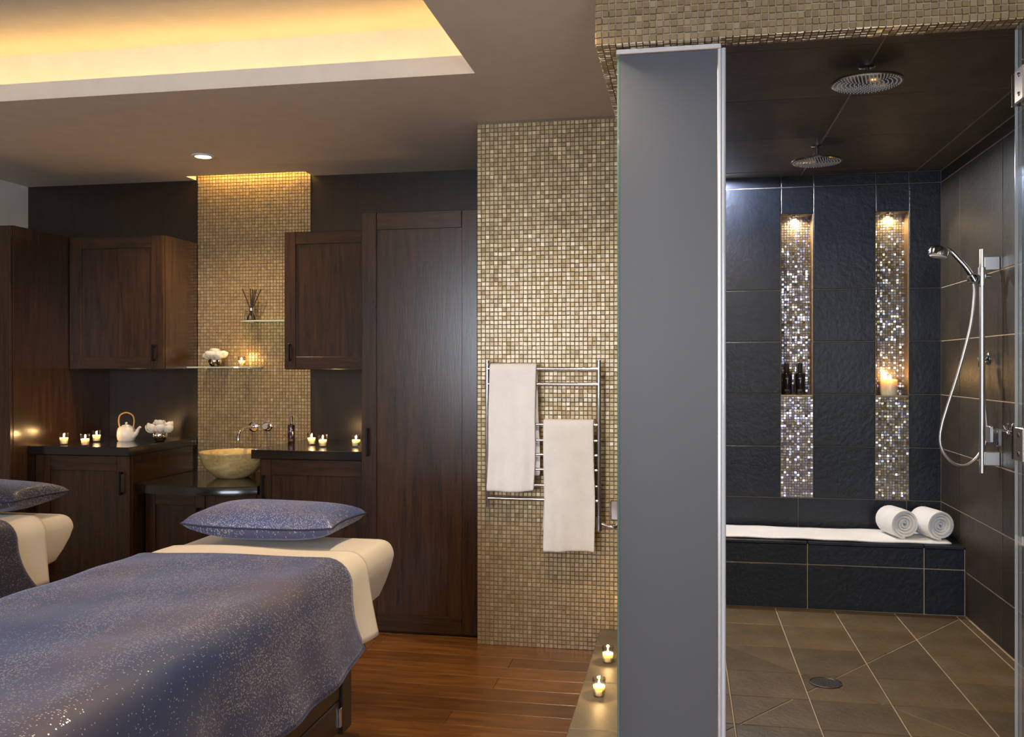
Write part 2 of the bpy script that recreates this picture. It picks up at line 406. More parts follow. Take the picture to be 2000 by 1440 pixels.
# ------------------------------------------------------------------ mosaics
def mosaic(mb, o, u, v, nrm, nu, nv, p, hgt, tilt, skip=None, gap=.10, bias=None):
    o, u, v, nrm = Vector(o), Vector(u), Vector(v), Vector(nrm)
    if u.cross(v).dot(nrm) < 0: flip = True
    else: flip = False
    for i in range(nu):
        for j in range(nv):
            if skip and skip(i, j): continue
            c = o + u * ((i + .5 + random.uniform(-.035, .035)) * p) + v * ((j + .5 + random.uniform(-.035, .035)) * p)
            h = p * (.5 - gap / 2) * random.uniform(.96, 1.02); ht = h * .88
            ta = random.gauss(0, tilt); tb = random.gauss(0, tilt); H = hgt * random.uniform(.8, 1.15)
            vs = []
            for (a, b) in ((-1, -1), (1, -1), (1, 1), (-1, 1)): vs.append(tuple(c + u * (a * h) + v * (b * h)))
            for (a, b) in ((-1, -1), (1, -1), (1, 1), (-1, 1)): vs.append(tuple(c + u * (a * ht) + v * (b * ht) + nrm * (H + a * ht * ta + b * ht * tb)))
            fs = [(4, 5, 6, 7), (0, 1, 5, 4), (1, 2, 6, 5), (2, 3, 7, 6), (3, 0, 4, 7)]
            if flip: fs = [f[::-1] for f in fs]
            mb.add(vs, fs, (random.random() * .98 + .001) if bias is None or random.random() < .22 else random.uniform(*bias))
    return mb
PIT = .0199
CY = 4.205
colm = struct('wall_column', MB().box(-.95, 0.0, CY + .004, 5.59, 0, CEIL), 'grout_gold')
mosaic(MB(), (-.95, CY + .004, 0.0), (1, 0, 0), (0, 0, 1), (0, -1, 0), 42, 122, PIT, .005, .028).build('mosaic_tiles', 'gold_mosaic', colm, kind='stuff')
sinkm = struct('wall_mosaic', MB().box(-2.93, -2.196, YB - .006, YB - .0005, .60, 2.59), 'grout_gold')
mosaic(MB(), (-2.93, YB - .006, .61), (1, 0, 0), (0, 0, 1), (0, -1, 0), 37, 99, .01984, .005, .03).build('mosaic_tiles', 'gold_mosaic', sinkm, kind='stuff')
# mosaic header over the shower front and above the side glass
HX0, HY0, HY1, HZ = -.26, 2.75, 2.83, 2.258
hd = struct('wall_header', MB().box(HX0 + .004, XR, HY0 + .004, HY1, HZ + .004, CEIL - .001).box(HX0 + .004, HX0 + .10, HY1, CY, HZ + .004, CEIL - .001), 'grout_light')
tp = .0200
h = tp * .455; ht = h * .88
tile_me = MB().add([(-h, 0, -h), (h, 0, -h), (h, 0, h), (-h, 0, h), (-ht, -.005, -ht), (ht, -.005, -ht), (ht, -.005, ht), (-ht, -.005, ht)],
                   [(4, 5, 6, 7), (0, 1, 5, 4), (1, 2, 6, 5), (2, 3, 7, 6), (3, 0, 4, 7), (3, 2, 1, 0)])
first = None
for i in range(60):
    for j in range(5):
        if first is None: o = first = tile_me.build('mosaic_tile', 'gold_tile', hd, world=False)
        else: o = first.copy(); COL.objects.link(o)
        o.location = (HX0 + (i + .5) * tp + random.uniform(-.0008, .0008), HY0 + .0042 - random.uniform(0, .0012), HZ + (j + .5) * tp + random.uniform(-.0008, .0008))
        o.rotation_euler = (random.gauss(0, .04), random.gauss(0, .02), random.gauss(0, .04))
nx = int((XR - HX0) / tp)
mb = MB()
mosaic(mb, (HX0, HY0 + .004, HZ), (1, 0, 0), (0, 0, 1), (0, -1, 0), nx, 9, tp, .005, .04, lambda i, j: i < 60 and j < 5, .09)
mosaic(mb, (HX0, HY0, HZ + .004), (1, 0, 0), (0, 1, 0), (0, 0, -1), nx, 4, tp, .005, .04, None, .09)
mosaic(mb, (HX0, HY1, HZ + .004), (1, 0, 0), (0, 1, 0), (0, 0, -1), 5, 68, tp, .005, .04, None, .09)
mosaic(mb, (HX0 + .004, HY0, HZ), (0, 1, 0), (0, 0, 1), (-1, 0, 0), 72, 9, tp, .005, .04, None, .09)
mb.build('mosaic_tiles', 'gold_tile_stuff', hd, kind='stuff')

# ------------------------------------------------------------------ the setting: shower
SB, SR, SZ = 5.59, 1.435, 2.41
def piece(parent, name, mat, a, b, c=.0025, rot=None):
    ctr = [(a[i] + b[i]) / 2 for i in range(3)]
    o = MB().box(a[0] - ctr[0], b[0] - ctr[0], a[1] - ctr[1], b[1] - ctr[1], a[2] - ctr[2], b[2] - ctr[2], c).build(name, mat, parent, world=False)
    o.location = ctr; return o
g = .0022
N1 = (.557, .738); N2 = (1.082, 1.263); NZ0, NZ1 = 1.13, 2.185; ND = .11
c = MB().box(-.05, SR + .1, SB + ND + .006, SB + ND + .1, 0, CEIL)
for x0, x1 in ((-.05, N1[0]), (N1[1], N2[0]), (N2[1], SR + .1)): c.box(x0, x1, SB + .0028, SB + ND + .006, 0, CEIL)
for x0, x1 in (N1, N2): c.box(x0, x1, SB + .0028, SB + ND + .006, 0, NZ0 - .012); c.box(x0, x1, SB + .0028, SB + ND + .006, NZ1, CEIL)
wb = struct('wall_shower_back', c, 'grout')
ZR = [.53, .832, 1.137, 1.442, 1.744, 2.344, SZ]
for x0, x1 in ((0.001, N1[0]), (N1[1], N2[0]), (N2[1], SR)):
    for z0, z1 in zip(ZR[:-1], ZR[1:]): piece(wb, 'slate_tile', 'slate', (x0 + g, SB - random.uniform(0, .0015), z0 + g), (x1 - g, SB + .009, z1 - g))
for x0, x1 in (N1, N2):
    piece(wb, 'slate_tile', 'slate', (x0 + g, SB, NZ1 + g), (x1 - g, SB + .009, 2.344 - g)); piece(wb, 'slate_tile', 'slate', (x0 + g, SB, 2.344 + g), (x1 - g, SB + .009, SZ - g))
for x0, x1 in ((.001, .655), (.655, 1.25), (1.25, SR)): piece(wb, 'slate_tile', 'slate', (x0 + g, SB, .362 + g), (x1 - g, SB + .009, .53 - g))
mb = MB()
for x0, x1 in (N1, N2):  # left niche biased silver-blue: angle-dependent sheen put into the tile colours
    mosaic(mb, (x0, SB + ND + .006, NZ0), (1, 0, 0), (0, 0, 1), (0, -1, 0), 12, 70, .01508, .004, .08, None, .1, (.45, .84) if x0 < .7 else None)
    mosaic(mb, (x0, SB + .003, .535), (1, 0, 0), (0, 0, 1), (0, -1, 0), 12, 39, .01508, .004, .08, None, .1, (.45, .84) if x0 < .7 else None)
mb.build('mosaic_tiles', 'iris_mosaic', wb, kind='stuff')
for x0, x1 in (N1, N2):
    for a in (x0 - .004, x1):                                  # reveals, sill and head of each niche
        for z0, z1 in ((NZ0, 1.442), (1.442, 1.744), (1.744, NZ1)):
            piece(wb, 'niche_lining', 'niche_lining', (a - (.002 if a == x1 else 0), SB + .001, z0 + .001), (a + (.002 if a == x1 else .006), SB + ND + .002, z1 - .001), .001)
    piece(wb, 'niche_sill', 'sandstone', (x0 + .001, SB - .002, NZ0 - .012), (x1 - .001, SB + ND + .002, NZ0), .002)
wr = struct('wall_shower_right', MB().box(SR + .0028, SR + .12, 2.74, SB + .1, 0, CEIL), 'grout_light')
YE = [5.588, 5.228, 4.558, 3.9, 3.24, 2.84]; ZE = [.002, .23, .53, .832, 1.137, 1.442, 1.744, 2.344, SZ]
for y1, y0 in zip(YE[:-1], YE[1:]):
    for z0, z1 in zip(ZE[:-1], ZE[1:]): piece(wr, 'slate_tile', 'slate_brown', (SR - random.uniform(0, .0012), y0 + g, z0 + g), (SR + .009, y1 - g, z1 - g))
wl = struct('wall_shower_left', MB().box(-.004, 0.0, CY + .01, SB, 0, SZ), 'grout')
for y1, y0 in ((5.58, 5.0), (5.0, 4.42), (4.42, 4.22)):
    for z0, z1 in zip(ZE[:-1], ZE[1:]): piece(wl, 'slate_tile', 'slate', (0, y0 + g, z0 + g), (.008, y1 - g, z1 - g))
cs = struct('ceiling_shower', MB().box(-.15, SR + .1, HY1, SB + .1, SZ + .0016, CEIL - .002), 'grout_light')
XE = [.009, .04, .67, 1.3, SR - .001]; YC = [2.835, 3.35, 3.976, 4.667, 5.443, 5.588]
for x0, x1 in zip(XE[:-1], XE[1:]):
    for y0, y1 in zip(YC[:-1], YC[1:]): piece(cs, 'slate_tile', 'slate_ceiling', (x0 + g, y0 + g, SZ - random.uniform(0, .001)), (x1 - g, y1 - g, SZ + .009))
for y0, y1 in zip(YC[:3], YC[1:4]): piece(cs, 'slate_tile', 'slate_ceiling', (-.155, y0 + g, SZ), (.008, min(y1, CY) - g, SZ + .009))
# floor tiles, cut along the falls to the drain
DR = Vector((.57, 3.95))
fs_ = struct('floor_shower', MB().box(-.12, SR + .1, 2.74, SB, -.1, -.0035), 'grout_light')
def clip(poly, p, n):
    out = []
    for i in range(len(poly)):
        a, b = poly[i], poly[(i + 1) % len(poly)]; da, db = (a - p).dot(n), (b - p).dot(n)
        if da >= 0: out.append(a)
        if da * db < 0: out.append(a + (b - a) * (da / (da - db)))
    return out
def poly_area(q): return abs(sum(q[i].x * q[(i + 1) % len(q)].y - q[(i + 1) % len(q)].x * q[i].y for i in range(len(q)))) / 2
def inset(q, d):
    for i in range(len(q)): pass
    res = q
    ctr = sum(q, Vector((0, 0))) / len(q)
    for i in range(len(q)):
        a, b = q[i], q[(i + 1) % len(q)]; e = (b - a)
        if e.length < 1e-5: continue
        n = Vector((-e.y, e.x)).normalized()
        if n.dot(ctr - a) < 0: n = -n
        res = clip(res, a + n * d, n)
        if len(res) < 3: return []
    return res
FX = [-.12, .18, .482, .785, 1.088, 1.392, SR - .001]; FY = [2.755, 2.84, 3.14, 3.44, 3.74, 4.05, 4.42, 4.79, 5.128]
d1 = (Vector((1.42, 5.12)) - DR).normalized(); d2 = (Vector((1.40, 3.0)) - DR).normalized()
for x0, x1 in zip(FX[:-1], FX[1:]):
    for y0, y1 in zip(FY[:-1], FY[1:]):
        polys = [[Vector((x0, y0)), Vector((x1, y0)), Vector((x1, y1)), Vector((x0, y1))]]
        for d in (d1, d2):
            n = Vector((-d.y, d.x)); new = []
            for q in polys:
                a = clip(q, DR, n); b = clip(q, DR, -n)
                if len(a) >= 3 and len(b) >= 3 and min(poly_area(a), poly_area(b)) > .004 and (d is d1 or (q[0] - DR).length < .75): new += [a, b]
                else: new.append(q)
            polys = new
        for q in polys:
            q1 = inset(q, .0022); q2 = inset(q, .0045)
            if len(q1) < 3 or len(q2) != len(q1): continue
            k = len(q1); ctr = sum(q1, Vector((0, 0))) / k; dz = random.uniform(-.0012, 0)
            vs = [(p.x - ctr.x, p.y - ctr.y, -.012) for p in q1] + [(p.x - ctr.x, p.y - ctr.y, -.0022 + dz) for p in q1] + [(p.x - ctr.x, p.y - ctr.y, dz) for p in q2]
            F = [tuple(range(2 * k, 3 * k))]
            for a in range(k):
                b = (a + 1) % k; F += [(a, b, k + b, k + a), (k + a, k + b, 2 * k + b, 2 * k + a)]
            o = MB().add(vs, F).build('floor_tile', 'slate_floor', fs_, world=False); o.location = (ctr.x, ctr.y, 0)
# curb ledge
cb = struct('trim_1', MB().box(-.37, -.125, 2.70, CY, 0, .085).box(-.125, SR, 2.70, 2.75, -.09, .085), 'grout')
for y0, y1 in ((2.70, 3.04), (3.04, 3.50), (3.50, 3.96), (3.96, CY)): piece(cb, 'ledge_slab', 'sandstone', (-.376, y0 + .001, .085), (-.12, y1 - .001, .098), .003)
for x0, x1 in ((-.118, .45), (.45, .95), (.95, SR)): piece(cb, 'ledge_slab', 'sandstone', (x0 + .001, 2.695, .085), (x1 - .001, 2.755, .098), .003)
# bench
bn = tag(MB().box(.009, SR - .001, 5.1325, SB - .001, 0, .345).build('shower_bench', 'grout_light'), 'built-in bench faced in dark slate tiles along the shower wall', 'bench')
for x0, x1 in ((.009, .649), (.649, 1.234), (1.234, SR - .002)):
    for z0, z1 in ((.0, .239), (.239, .347)): piece(bn, 'slate_tile', 'slate', (x0 + g, 5.13, z0 + g), (x1 - g, 5.139, z1 - g))
    piece(bn, 'slate_tile', 'slate', (x0 + g, 5.128, .345), (x1 - g, SB - .002, .362))

# ------------------------------------------------------------------ cabinets
def handle(parent, x, yf, z0, z1):
    mb = MB().box(x - .006, x + .006, yf - .030, yf - .020, z0, z1, .003)
    mb.box(x - .005, x + .005, yf - .022, yf, z0 + .004, z0 + .016, .002); mb.box(x - .005, x + .005, yf - .022, yf, z1 - .016, z1 - .004, .002)
    return mb.build('handle', 'black_metal', parent)
def door(parent, x0, x1, z0, z1, yf, sw, rw, hx=None, hz=None, rwb=None):
    # recessed panel with raised stiles and rails; yf = front of the stiles
    rwb = rwb or rw
    d = MB().box(x0 + sw - .008, x1 - sw + .008, yf + .010, yf + .020, z0 + rwb - .008, z1 - rw + .008).build('door', 'dark_wood', parent)
    for a in (x0, x1 - sw): MB().box(a + .0008, a + sw - .0008, yf, yf + .021, z0 + .001, z1 - .001, .002).build('stile', 'dark_wood', d)
    MB().box(x0 + sw, x1 - sw, yf, yf + .021, z1 - rw, z1 - .001, .002).build('rail', 'dark_wood_rail', d)
    MB().box(x0 + sw, x1 - sw, yf, yf + .021, z0 + .001, z0 + rwb, .002).build('rail', 'dark_wood_rail', d)
    if hx is not None: handle(d, hx, yf, *hz)
    return d
def cabinet(name, label, x0, x1, yf, z0, z1, doors, plinth=0, cat='cabinet', yb=YB - .002):
    t = thing(name, label, cat, ((x0 + x1) / 2, (yf + yb) / 2, z0))
    MB().box(x0, x1, yf + .022, yb, z0 + plinth, z1, .0015).build('body', 'dark_wood_side', t)
    if plinth: MB().box(x0 + .005, x1 - .005, yf + .06, yb, z0, z0 + plinth).build('plinth', 'dark_panel', t)
    for d in doors: door(t, *d)
    return t
cabinet('wardrobe', 'tall dark wood wardrobe beside the gold mosaic column', -1.551, -.966, 4.29, 0, 2.05,
        [(-1.549, -.968, .012, 2.048, 4.29, .078, .085, -1.511, (.86, 1.0), .08)], cat='wardrobe')
cabinet('tall_cabinet', 'tall dark wood cabinet against the cream wall at far left', XL + .003, -3.538, 4.35, 0, 2.055,
        [(XL + .005, -3.540, .012, 2.053, 4.35, .078, .085, -4.05, (.86, 1.0), .08)])
cabinet('wall_cabinet', 'dark wood wall cabinet above the teapot counter', -3.537, -2.932, 4.825, 1.282, 2.052, [(-3.535, -2.934, 1.283, 2.05, 4.825, .077, .07, -2.985, (1.325, 1.425))])
cabinet('wall_cabinet', 'dark wood wall cabinet next to the tall wardrobe, right of the sink mosaic', -2.196, -1.553, 4.825, 1.28, 2.05, [(-2.194, -1.60, 1.281, 2.048, 4.825, .068, .07, -2.155, (1.325, 1.425))])
cabinet('base_cabinet', 'dark wood base cabinet under the teapot and three candles', -3.536, -2.945, 4.52, 0, .815, [(-3.51, -2.947, .085, .812, 4.52, .078, .085, -2.99, (.60, .73))], plinth=.08)
cabinet('base_cabinet', 'dark wood base cabinet under the dark bottle and candles beside the wardrobe', -2.196, -1.553, 4.52, 0, .815, [(-2.194, -1.565, .085, .812, 4.52, .065, .085, -2.165, (.60, .73))], plinth=.08)
cabinet('vanity_cabinet', 'low dark wood two-door vanity under the stone basin', -2.925, -2.205, 4.63, 0, .612,
        [(-2.923, -2.566, .085, .610, 4.63, .06, .075, -2.60, (.40, .53)), (-2.564, -2.207, .085, .610, 4.63, .06, .075, -2.53, (.40, .53))], plinth=.08)
tag(MB().box(-3.536, -2.932, 4.485, YB - .003, .8155, .862, .002).build('worktop', 'worktop'), 'black worktop carrying the white teapot and roses', 'worktop')
tag(MB().box(-2.225, -1.5525, 4.485, YB - .003, .8155, .862, .002).build('worktop', 'worktop'), 'black worktop beside the wardrobe with three candles', 'worktop')
# curved vanity top
mb = MB(); n = 24; xs0, xs1 = -2.9305, -2.2265
front = [(xs0 + (xs1 - xs0) * i / n, 4.56 - .085 * (1 - (2 * i / n - 1) ** 2)) for i in range(n + 1)]
out = front + [(xs1, YB - .012), (xs0, YB - .012)]; k = len(out)
vs = [(x, y, .6135) for x, y in out] + [(x, y, .656) for x, y in out] + [(x, y + (.003 if j <= n else 0), .660) for j, (x, y) in enumerate(out)]
fs = [tuple(range(k - 1, -1, -1)), tuple(range(2 * k, 3 * k))]
for a in range(k):
    b = (a + 1) % k; fs += [(a, b, k + b, k + a), (k + a, k + b, 2 * k + b, 2 * k + a)]
tag(mb.add(vs, fs).build('worktop', 'worktop', smooth=True), 'low black vanity top with a bowed front under the basin', 'worktop')
# stone basin
prof = [(.0, .0), (.085, .0), (.094, .006), (.128, .028), (.158, .060), (.177, .098), (.186, .132), (.191, .142), (.190, .148), (.181, .149), (.174, .140), (.160, .103), (.136, .066), (.102, .036), (.06, .022), (.022, .018)]
bs = thing('vessel_basin', 'round honey-coloured stone vessel basin on the curved vanity top', 'basin', (-2.548, 4.915, .6605))
MB().lathe(prof, 48, (-2.548, 4.915, .6605), cap=False).build('bowl', 'onyx', bs, smooth=True)
MB().lathe([(.0, .0185), (.021, .0185), (.021, .022), (.012, .024), (0, .024)], 20, (-2.548, 4.915, .6605), cap=False).build('drain', 'chrome', bs, smooth=True)
# wall tap
RX = Matrix.Rotation(R(90), 3, 'X')
tp_ = thing('wall_tap', 'chrome wall-mounted tap with a separate round valve above the stone basin', 'tap', (-2.56, 5.2, .93))
yw = YB - .0105
MB().lathe([(0, 0), (.031, 0), (.031, .008), (.026, .012), (.0135, .014), (.0135, .03), (0, .03)], 28, (-2.56, yw, .932), RX).build('escutcheon', 'chrome', tp_, smooth=True)
MB().tube(bez([(-2.56, yw - .01, .932), (-2.56, yw - .09, .934), (-2.56, yw - .15, .926), (-2.56, yw - .19, .90), (-2.56, yw - .20, .862)]), .0105, 14).build('spout', 'chrome', tp_, smooth=True)
vp = MB().lathe([(0, 0), (.031, 0), (.031, .008), (.026, .012), (.020, .014), (.020, .04), (.017, .043), (0, .043)], 28, (-2.468, yw, .937), RX).build('valve', 'chrome', tp_, smooth=True)
MB().tube([(-2.468, yw - .035, .937), (-2.468, yw - .04, .965), (-2.468, yw - .044, .985)], [.006, .005, .0045], 10).build('lever', 'chrome', vp, smooth=True)
# glass shelves with a rounded free corner
def shelf(label, x0, x1, y1, depth, z, free_right):
    pts = []; n = 10
    if free_right: pts = [(x0, y1), (x0, y1 - depth)] + [(x1 - depth * 1.5 + depth * 1.5 * math.sin(a * math.pi / 2 / n), y1 - depth * math.cos(a * math.pi / 2 / n)) for a in range(n + 1)]
    else: pts = [(x1, y1)] + [(x0 + depth * 1.5 - depth * 1.5 * math.cos(a * math.pi / 2 / n), y1 - depth * math.sin(a * math.pi / 2 / n)) for a in range(n + 1)] + [(x1, y1 - depth)]
    k = len(pts)
    t = thing('glass_shelf', label, 'shelf', ((x0 + x1) / 2, y1, z))
    top = [(x, y, z) for x, y in pts]; bot = [(x, y, z - .009) for x, y in pts]
    MB().add(top + bot, [tuple(range(k)), tuple(range(2 * k - 1, k - 1, -1))]).build('pane', 'shelf_glass', t)
    e = MB()
    for a in range(k):
        b = (a + 1) % k; e.add([top[a], top[b], bot[b], bot[a]], [(0, 1, 2, 3)])
    e.build('edge', 'shelf_edge', t)
    for x in (x0 + .06, x1 - .09): MB().box(x, x + .02, y1 - .025, y1, z - .016, z - .0095, .002).build('bracket', 'chrome', t)
    return t
SHZ1, SHZ2 = 1.296, 1.572
shelf('lower clear glass shelf holding white roses and a candle', -2.931, -2.50, YB - .012, .125, SHZ1, True)
shelf('upper clear glass shelf under the reed diffuser', -2.64, -2.197, YB - .012, .115, SHZ2, False)
# ceiling downlight over the sink
dl = thing('ceiling_downlight', 'small round recessed ceiling downlight in front of the sink mosaic', 'downlight', (-2.56, 4.60, CEIL))
MB().lathe([(.062, -.001), (.060, -.006), (.046, -.009), (.040, -.004), (.040, 0)], 32, (-2.56, 4.60, CEIL), cap=False).build('ring', 'plastic_white', dl, smooth=True)
MB().lathe([(0, -.004), (.039, -.003), (.040, -.001), (0, -.0005)], 28, (-2.56, 4.60, CEIL), cap=False).build('lens', 'lamp_lens', dl, smooth=True)
for dx_, dy_, lb in ((-.55, 2.68, 'recessed ceiling downlight between the tray and the shower header'), (-.3, .9, 'added unseen fill downlight in the ceiling above the camera'), (-2.1, -.7, 'added unseen fill downlight in the ceiling between the tray and the window')):  # the last two are out of view, added to brighten the room
    d_ = thing('ceiling_downlight', lb, 'downlight', (dx_, dy_, CEIL))
    MB().lathe([(.062, -.001), (.060, -.006), (.046, -.009), (.040, -.004), (.040, 0)], 32, (dx_, dy_, CEIL), cap=False).build('ring', 'plastic_white', d_, smooth=True)
    MB().lathe([(0, -.004), (.039, -.003), (.040, -.001), (0, -.0005)], 28, (dx_, dy_, CEIL), cap=False).build('lens', 'lamp_lens', d_, smooth=True)
    q_ = spot('downlight_beam', (0, 0, -.02), 78 if dy_ > 2 else 60, (1, .78, .54), 150, .7, .03); q_.parent = d_
sp = spot('downlight_beam', (-2.56, 4.60, CEIL - .02), 62, WARM, 120, .8, .03)

# ------------------------------------------------------------------ candles
def tealight(label, loc, s=1.0, group='glass votive candles', fl=1.0, parts=True):
    t = thing('votive_candle', label, 'candle', loc, group); x, y, z = loc
    r = .0245 * s; h = .066 * s
    MB().lathe([(0, .002), (r * .80, .002), (r, h), (r * .955, h), (r * .76, .006), (0, .006)], 24, (x, y, z), cap=False).build('glass', 'clear_glass', t, smooth=True)
    MB().lathe([(0, .0062), (r * .75, .0062), (r * .88, h * .60), (r * .7, h * .575), (0, h * .55)], 20, (x, y, z), cap=False).build('wax', 'wax', t, smooth=True)
    MB().tube([(x, y, z + h * .55), (x, y, z + h * .64)], .0009, 6).build('wick', 'rubber', t)
    zz = z + h * .61
    MB().lathe([(0, 0), (.0028 * s, .003 * s), (.0037 * s, .007 * s), (.0024 * s, .013 * s), (0, .020 * s)], 12, (x, y, zz), cap=False).build('flame', 'flame', t, smooth=True)
    d = bpy.data.lights.new('candle_glow', 'POINT'); d.energy = .7 * fl; d.color = (1, .60, .24); d.shadow_soft_size = .006
    o = bpy.data.objects.new('candle_glow', d); COL.objects.link(o); o.parent = t; o.location = (0, 0, h * .61 + .016 * s)
    return t
tealight('lit votive candle nearest the tall left cabinet on the teapot counter', (-3.385, 4.575, .862))
tealight('lit votive candle in front, second of three on the teapot counter', (-3.222, 4.53, .862))
tealight('lit votive candle set furthest back of three on the teapot counter', (-3.33, 4.785, .862))
tealight('lit votive candle nearest the dark bottle on the wardrobe-side counter', (-2.03, 4.82, .862))
tealight('middle lit votive candle of three on the counter beside the wardrobe', (-1.92, 4.71, .862))
tealight('lit votive candle closest to the wardrobe on its neighbouring counter', (-1.742, 4.74, .862))
tealight('lit votive candle on the lower glass shelf next to the roses', (-2.60, 5.12, SHZ1), .93)
tealight('lit votive candle further back on the stone shower ledge', (-.303, 3.74, .098), 1.0)
tealight('lit votive candle nearer the camera on the stone shower ledge', (-.304, 3.353, .098), 1.02)

# ------------------------------------------------------------------ small things on the counters
tp = thing('teapot', 'white porcelain teapot with an arched cane handle', 'teapot', (-3.204, 4.883, .862)); ox, oy, oz = -3.204, 4.883, .862
MB().lathe([(0, 0), (.044, 0), (.049, .006), (.053, .03), (.052, .055), (.046, .076), (.032, .086), (.024, .087)], 32, (ox, oy, oz)).build('body', 'porcelain', tp, smooth=True)
ld = MB().lathe([(.027, .0875), (.024, .092), (.010, .096), (.0, .0965)], 24, (ox, oy, oz)).build('lid', 'porcelain', tp, smooth=True)
MB().lathe([(0, .095), (.005, .097), (.008, .103), (.006, .108), (0, .110)], 14, (ox, oy, oz), cap=False).build('knob', 'porcelain', ld, smooth=True)
MB().tube(bez([(ox + .044, oy, oz + .030), (ox + .066, oy - .004, oz + .046), (ox + .080, oy - .006, oz + .070), (ox + .094, oy - .008, oz + .083)], 5), [.016] * 3 + [.0135] * 3 + [.011] * 3 + [.009] * 3 + [.0075] * 4, 12).build('spout', 'porcelain', tp, smooth=True)
hp = bez([(ox - .043, oy, oz + .076), (ox - .050, oy, oz + .115), (ox - .040, oy, oz + .150), (ox, oy, oz + .166), (ox + .040, oy, oz + .150), (ox + .050, oy, oz + .115), (ox + .043, oy, oz + .076)], 6)
MB().tube(hp, .0045, 10).build('handle', 'cane', tp, smooth=True)
def rose_mesh(r, seed):
    rg = random.Random(seed); mb = MB()
    for ring, (n, rr, pmax, flare) in enumerate(((3, .34, 2.55, 0), (4, .56, 2.35, .02), (5, .78, 2.1, .08), (6, 1.0, 1.95, .10))):
        for k in range(n):
            a0 = 2 * math.pi * (k + .5 * ring) / n + rg.uniform(-.25, .25); wd = 2 * math.pi / n * 1.35; tw = rg.uniform(-.12, .12)
            def fn(u, v, a0=a0, wd=wd, rr=rr, pmax=pmax, flare=flare, tw=tw):
                e = 2 * u - 1; p = pmax * v * (1 - .13 * e * e) ; a = a0 + e * wd / 2 * (.55 + .45 * math.sin(min(v * 2.2, 1.57)))
                rad = r * (rr * math.sin(p) + flare * v ** 3 + .05 * e * (1 if rr > .5 else 0)) ; z = r * (-rr * math.cos(p) + .12 * (1 - rr) - flare * .35 * v ** 5 + tw * v)
                return (rad * math.cos(a), rad * math.sin(a), z)
            mb.grid(fn, 5, 6)
    return mb
def vase(label, loc, rv, heads, rr, seed):
    t = thing('rose_vase', label, 'vase', loc, 'round silver vases of white roses'); x, y, z = loc
    prof = [(0, 0), (rv * .52, 0), (rv * .80, rv * .22), (rv * .98, rv * .62), (rv, rv * .92), (rv * .93, rv * 1.28), (rv * .74, rv * 1.60), (rv * .62, rv * 1.68), (rv * .56, rv * 1.62), (rv * .5, rv * 1.2)]
    MB().lathe(prof, 36, loc, cap=False).build('bowl', 'silver_ball', t, smooth=True)
    rg = random.Random(seed)
    for i, (dx, dy, dz) in enumerate(heads):
        o = rose_mesh(rr, seed + i).build('rose', 'petal', t, smooth=True, world=False, angle=80)
        o.location = (dx, dy, rv * 1.75 + dz); o.rotation_euler = (-dy * 6 + rg.uniform(-.15, .15), dx * 6, rg.uniform(0, 6))
    for i in range(4):
        a = rg.uniform(0, 6.28)
        o = MB().grid(lambda u, v: ((u - .5) * .03 * math.sin(math.pi * v), v * .05, -.012 * v * v), 2, 5).build('leaf', 'leaf', t, smooth=True, world=False)
        o.location = (0, 0, rv * 1.62); o.rotation_euler = (.25, 0, a)
    return t
H1 = [(-.052, -.01, .004), (-.026, -.04, .014), (.022, -.042, .010), (.054, -.006, .006), (-.03, .03, .020), (.032, .03, .022), (0, 0, .036)]
vase('silver ball vase of white roses beside the teapot', (-2.99, 4.885, .862), .042, H1, .030, 11)
H2 = [(-.042, -.008, .004), (-.012, -.034, .010), (.034, -.020, .006), (.0, .006, .030), (-.02, .028, .016), (.038, .022, .012)]
vase('silver ball vase of white roses on the lower glass shelf', (-2.775, 5.125, SHZ1), .0385, H2, .030, 31)
def bottle(name, label, loc, r, h, mat, group=None, pump=True):
    t = thing(name, label, 'bottle', loc, group)
    MB().lathe([(0, 0), (r * .94, 0), (r, .003), (r, h * .64), (r * .9, h * .68), (r * .42, h * .70), (r * .40, h * .715)], 28, loc).build('body', mat, t, smooth=True)
    MB().lathe([(r * .45, h * .715), (r * .45, h * .97), (r * .40, h), (0, h)], 20, loc).build('cap', 'rubber' if not pump else 'dark_steel', t, smooth=True)
    x, y, z = loc
    a0 = math.atan2(-y, -x); n = 8
    for zz, hh in ((.50, .035), (.16, .012), (.12, .012)):
        vs = []; mb = MB()
        for i in range(n + 1):
            a = a0 + (i / n - .5) * (1.0 if zz < .3 else .55)
            for q in (0, hh * h): vs.append((x + (r + .0004) * math.cos(a), y + (r + .0004) * math.sin(a), z + zz * h + q))
        mb.add(vs, [(2 * i, 2 * i + 2, 2 * i + 3, 2 * i + 1) for i in range(n)])
        mb.build('label_print', 'mark', t)
    return t
bottle('lotion_bottle', 'dark amber lotion bottle with a silver neck behind the stone basin', (-2.168, 4.86, .862), .0195, .158, 'amber_bottle')
bottle('shower_bottle', 'black toiletry bottle in the shower niche, the one nearer the frosted glass', (.598, 5.645, NZ0), .026, .185, 'black_bottle', 'black bottles in the shower niche', False)
bottle('shower_bottle', 'black toiletry bottle in the shower niche, the one further from the frosted glass', (.672, 5.645, NZ0), .027, .187, 'black_bottle', 'black bottles in the shower niche', False)
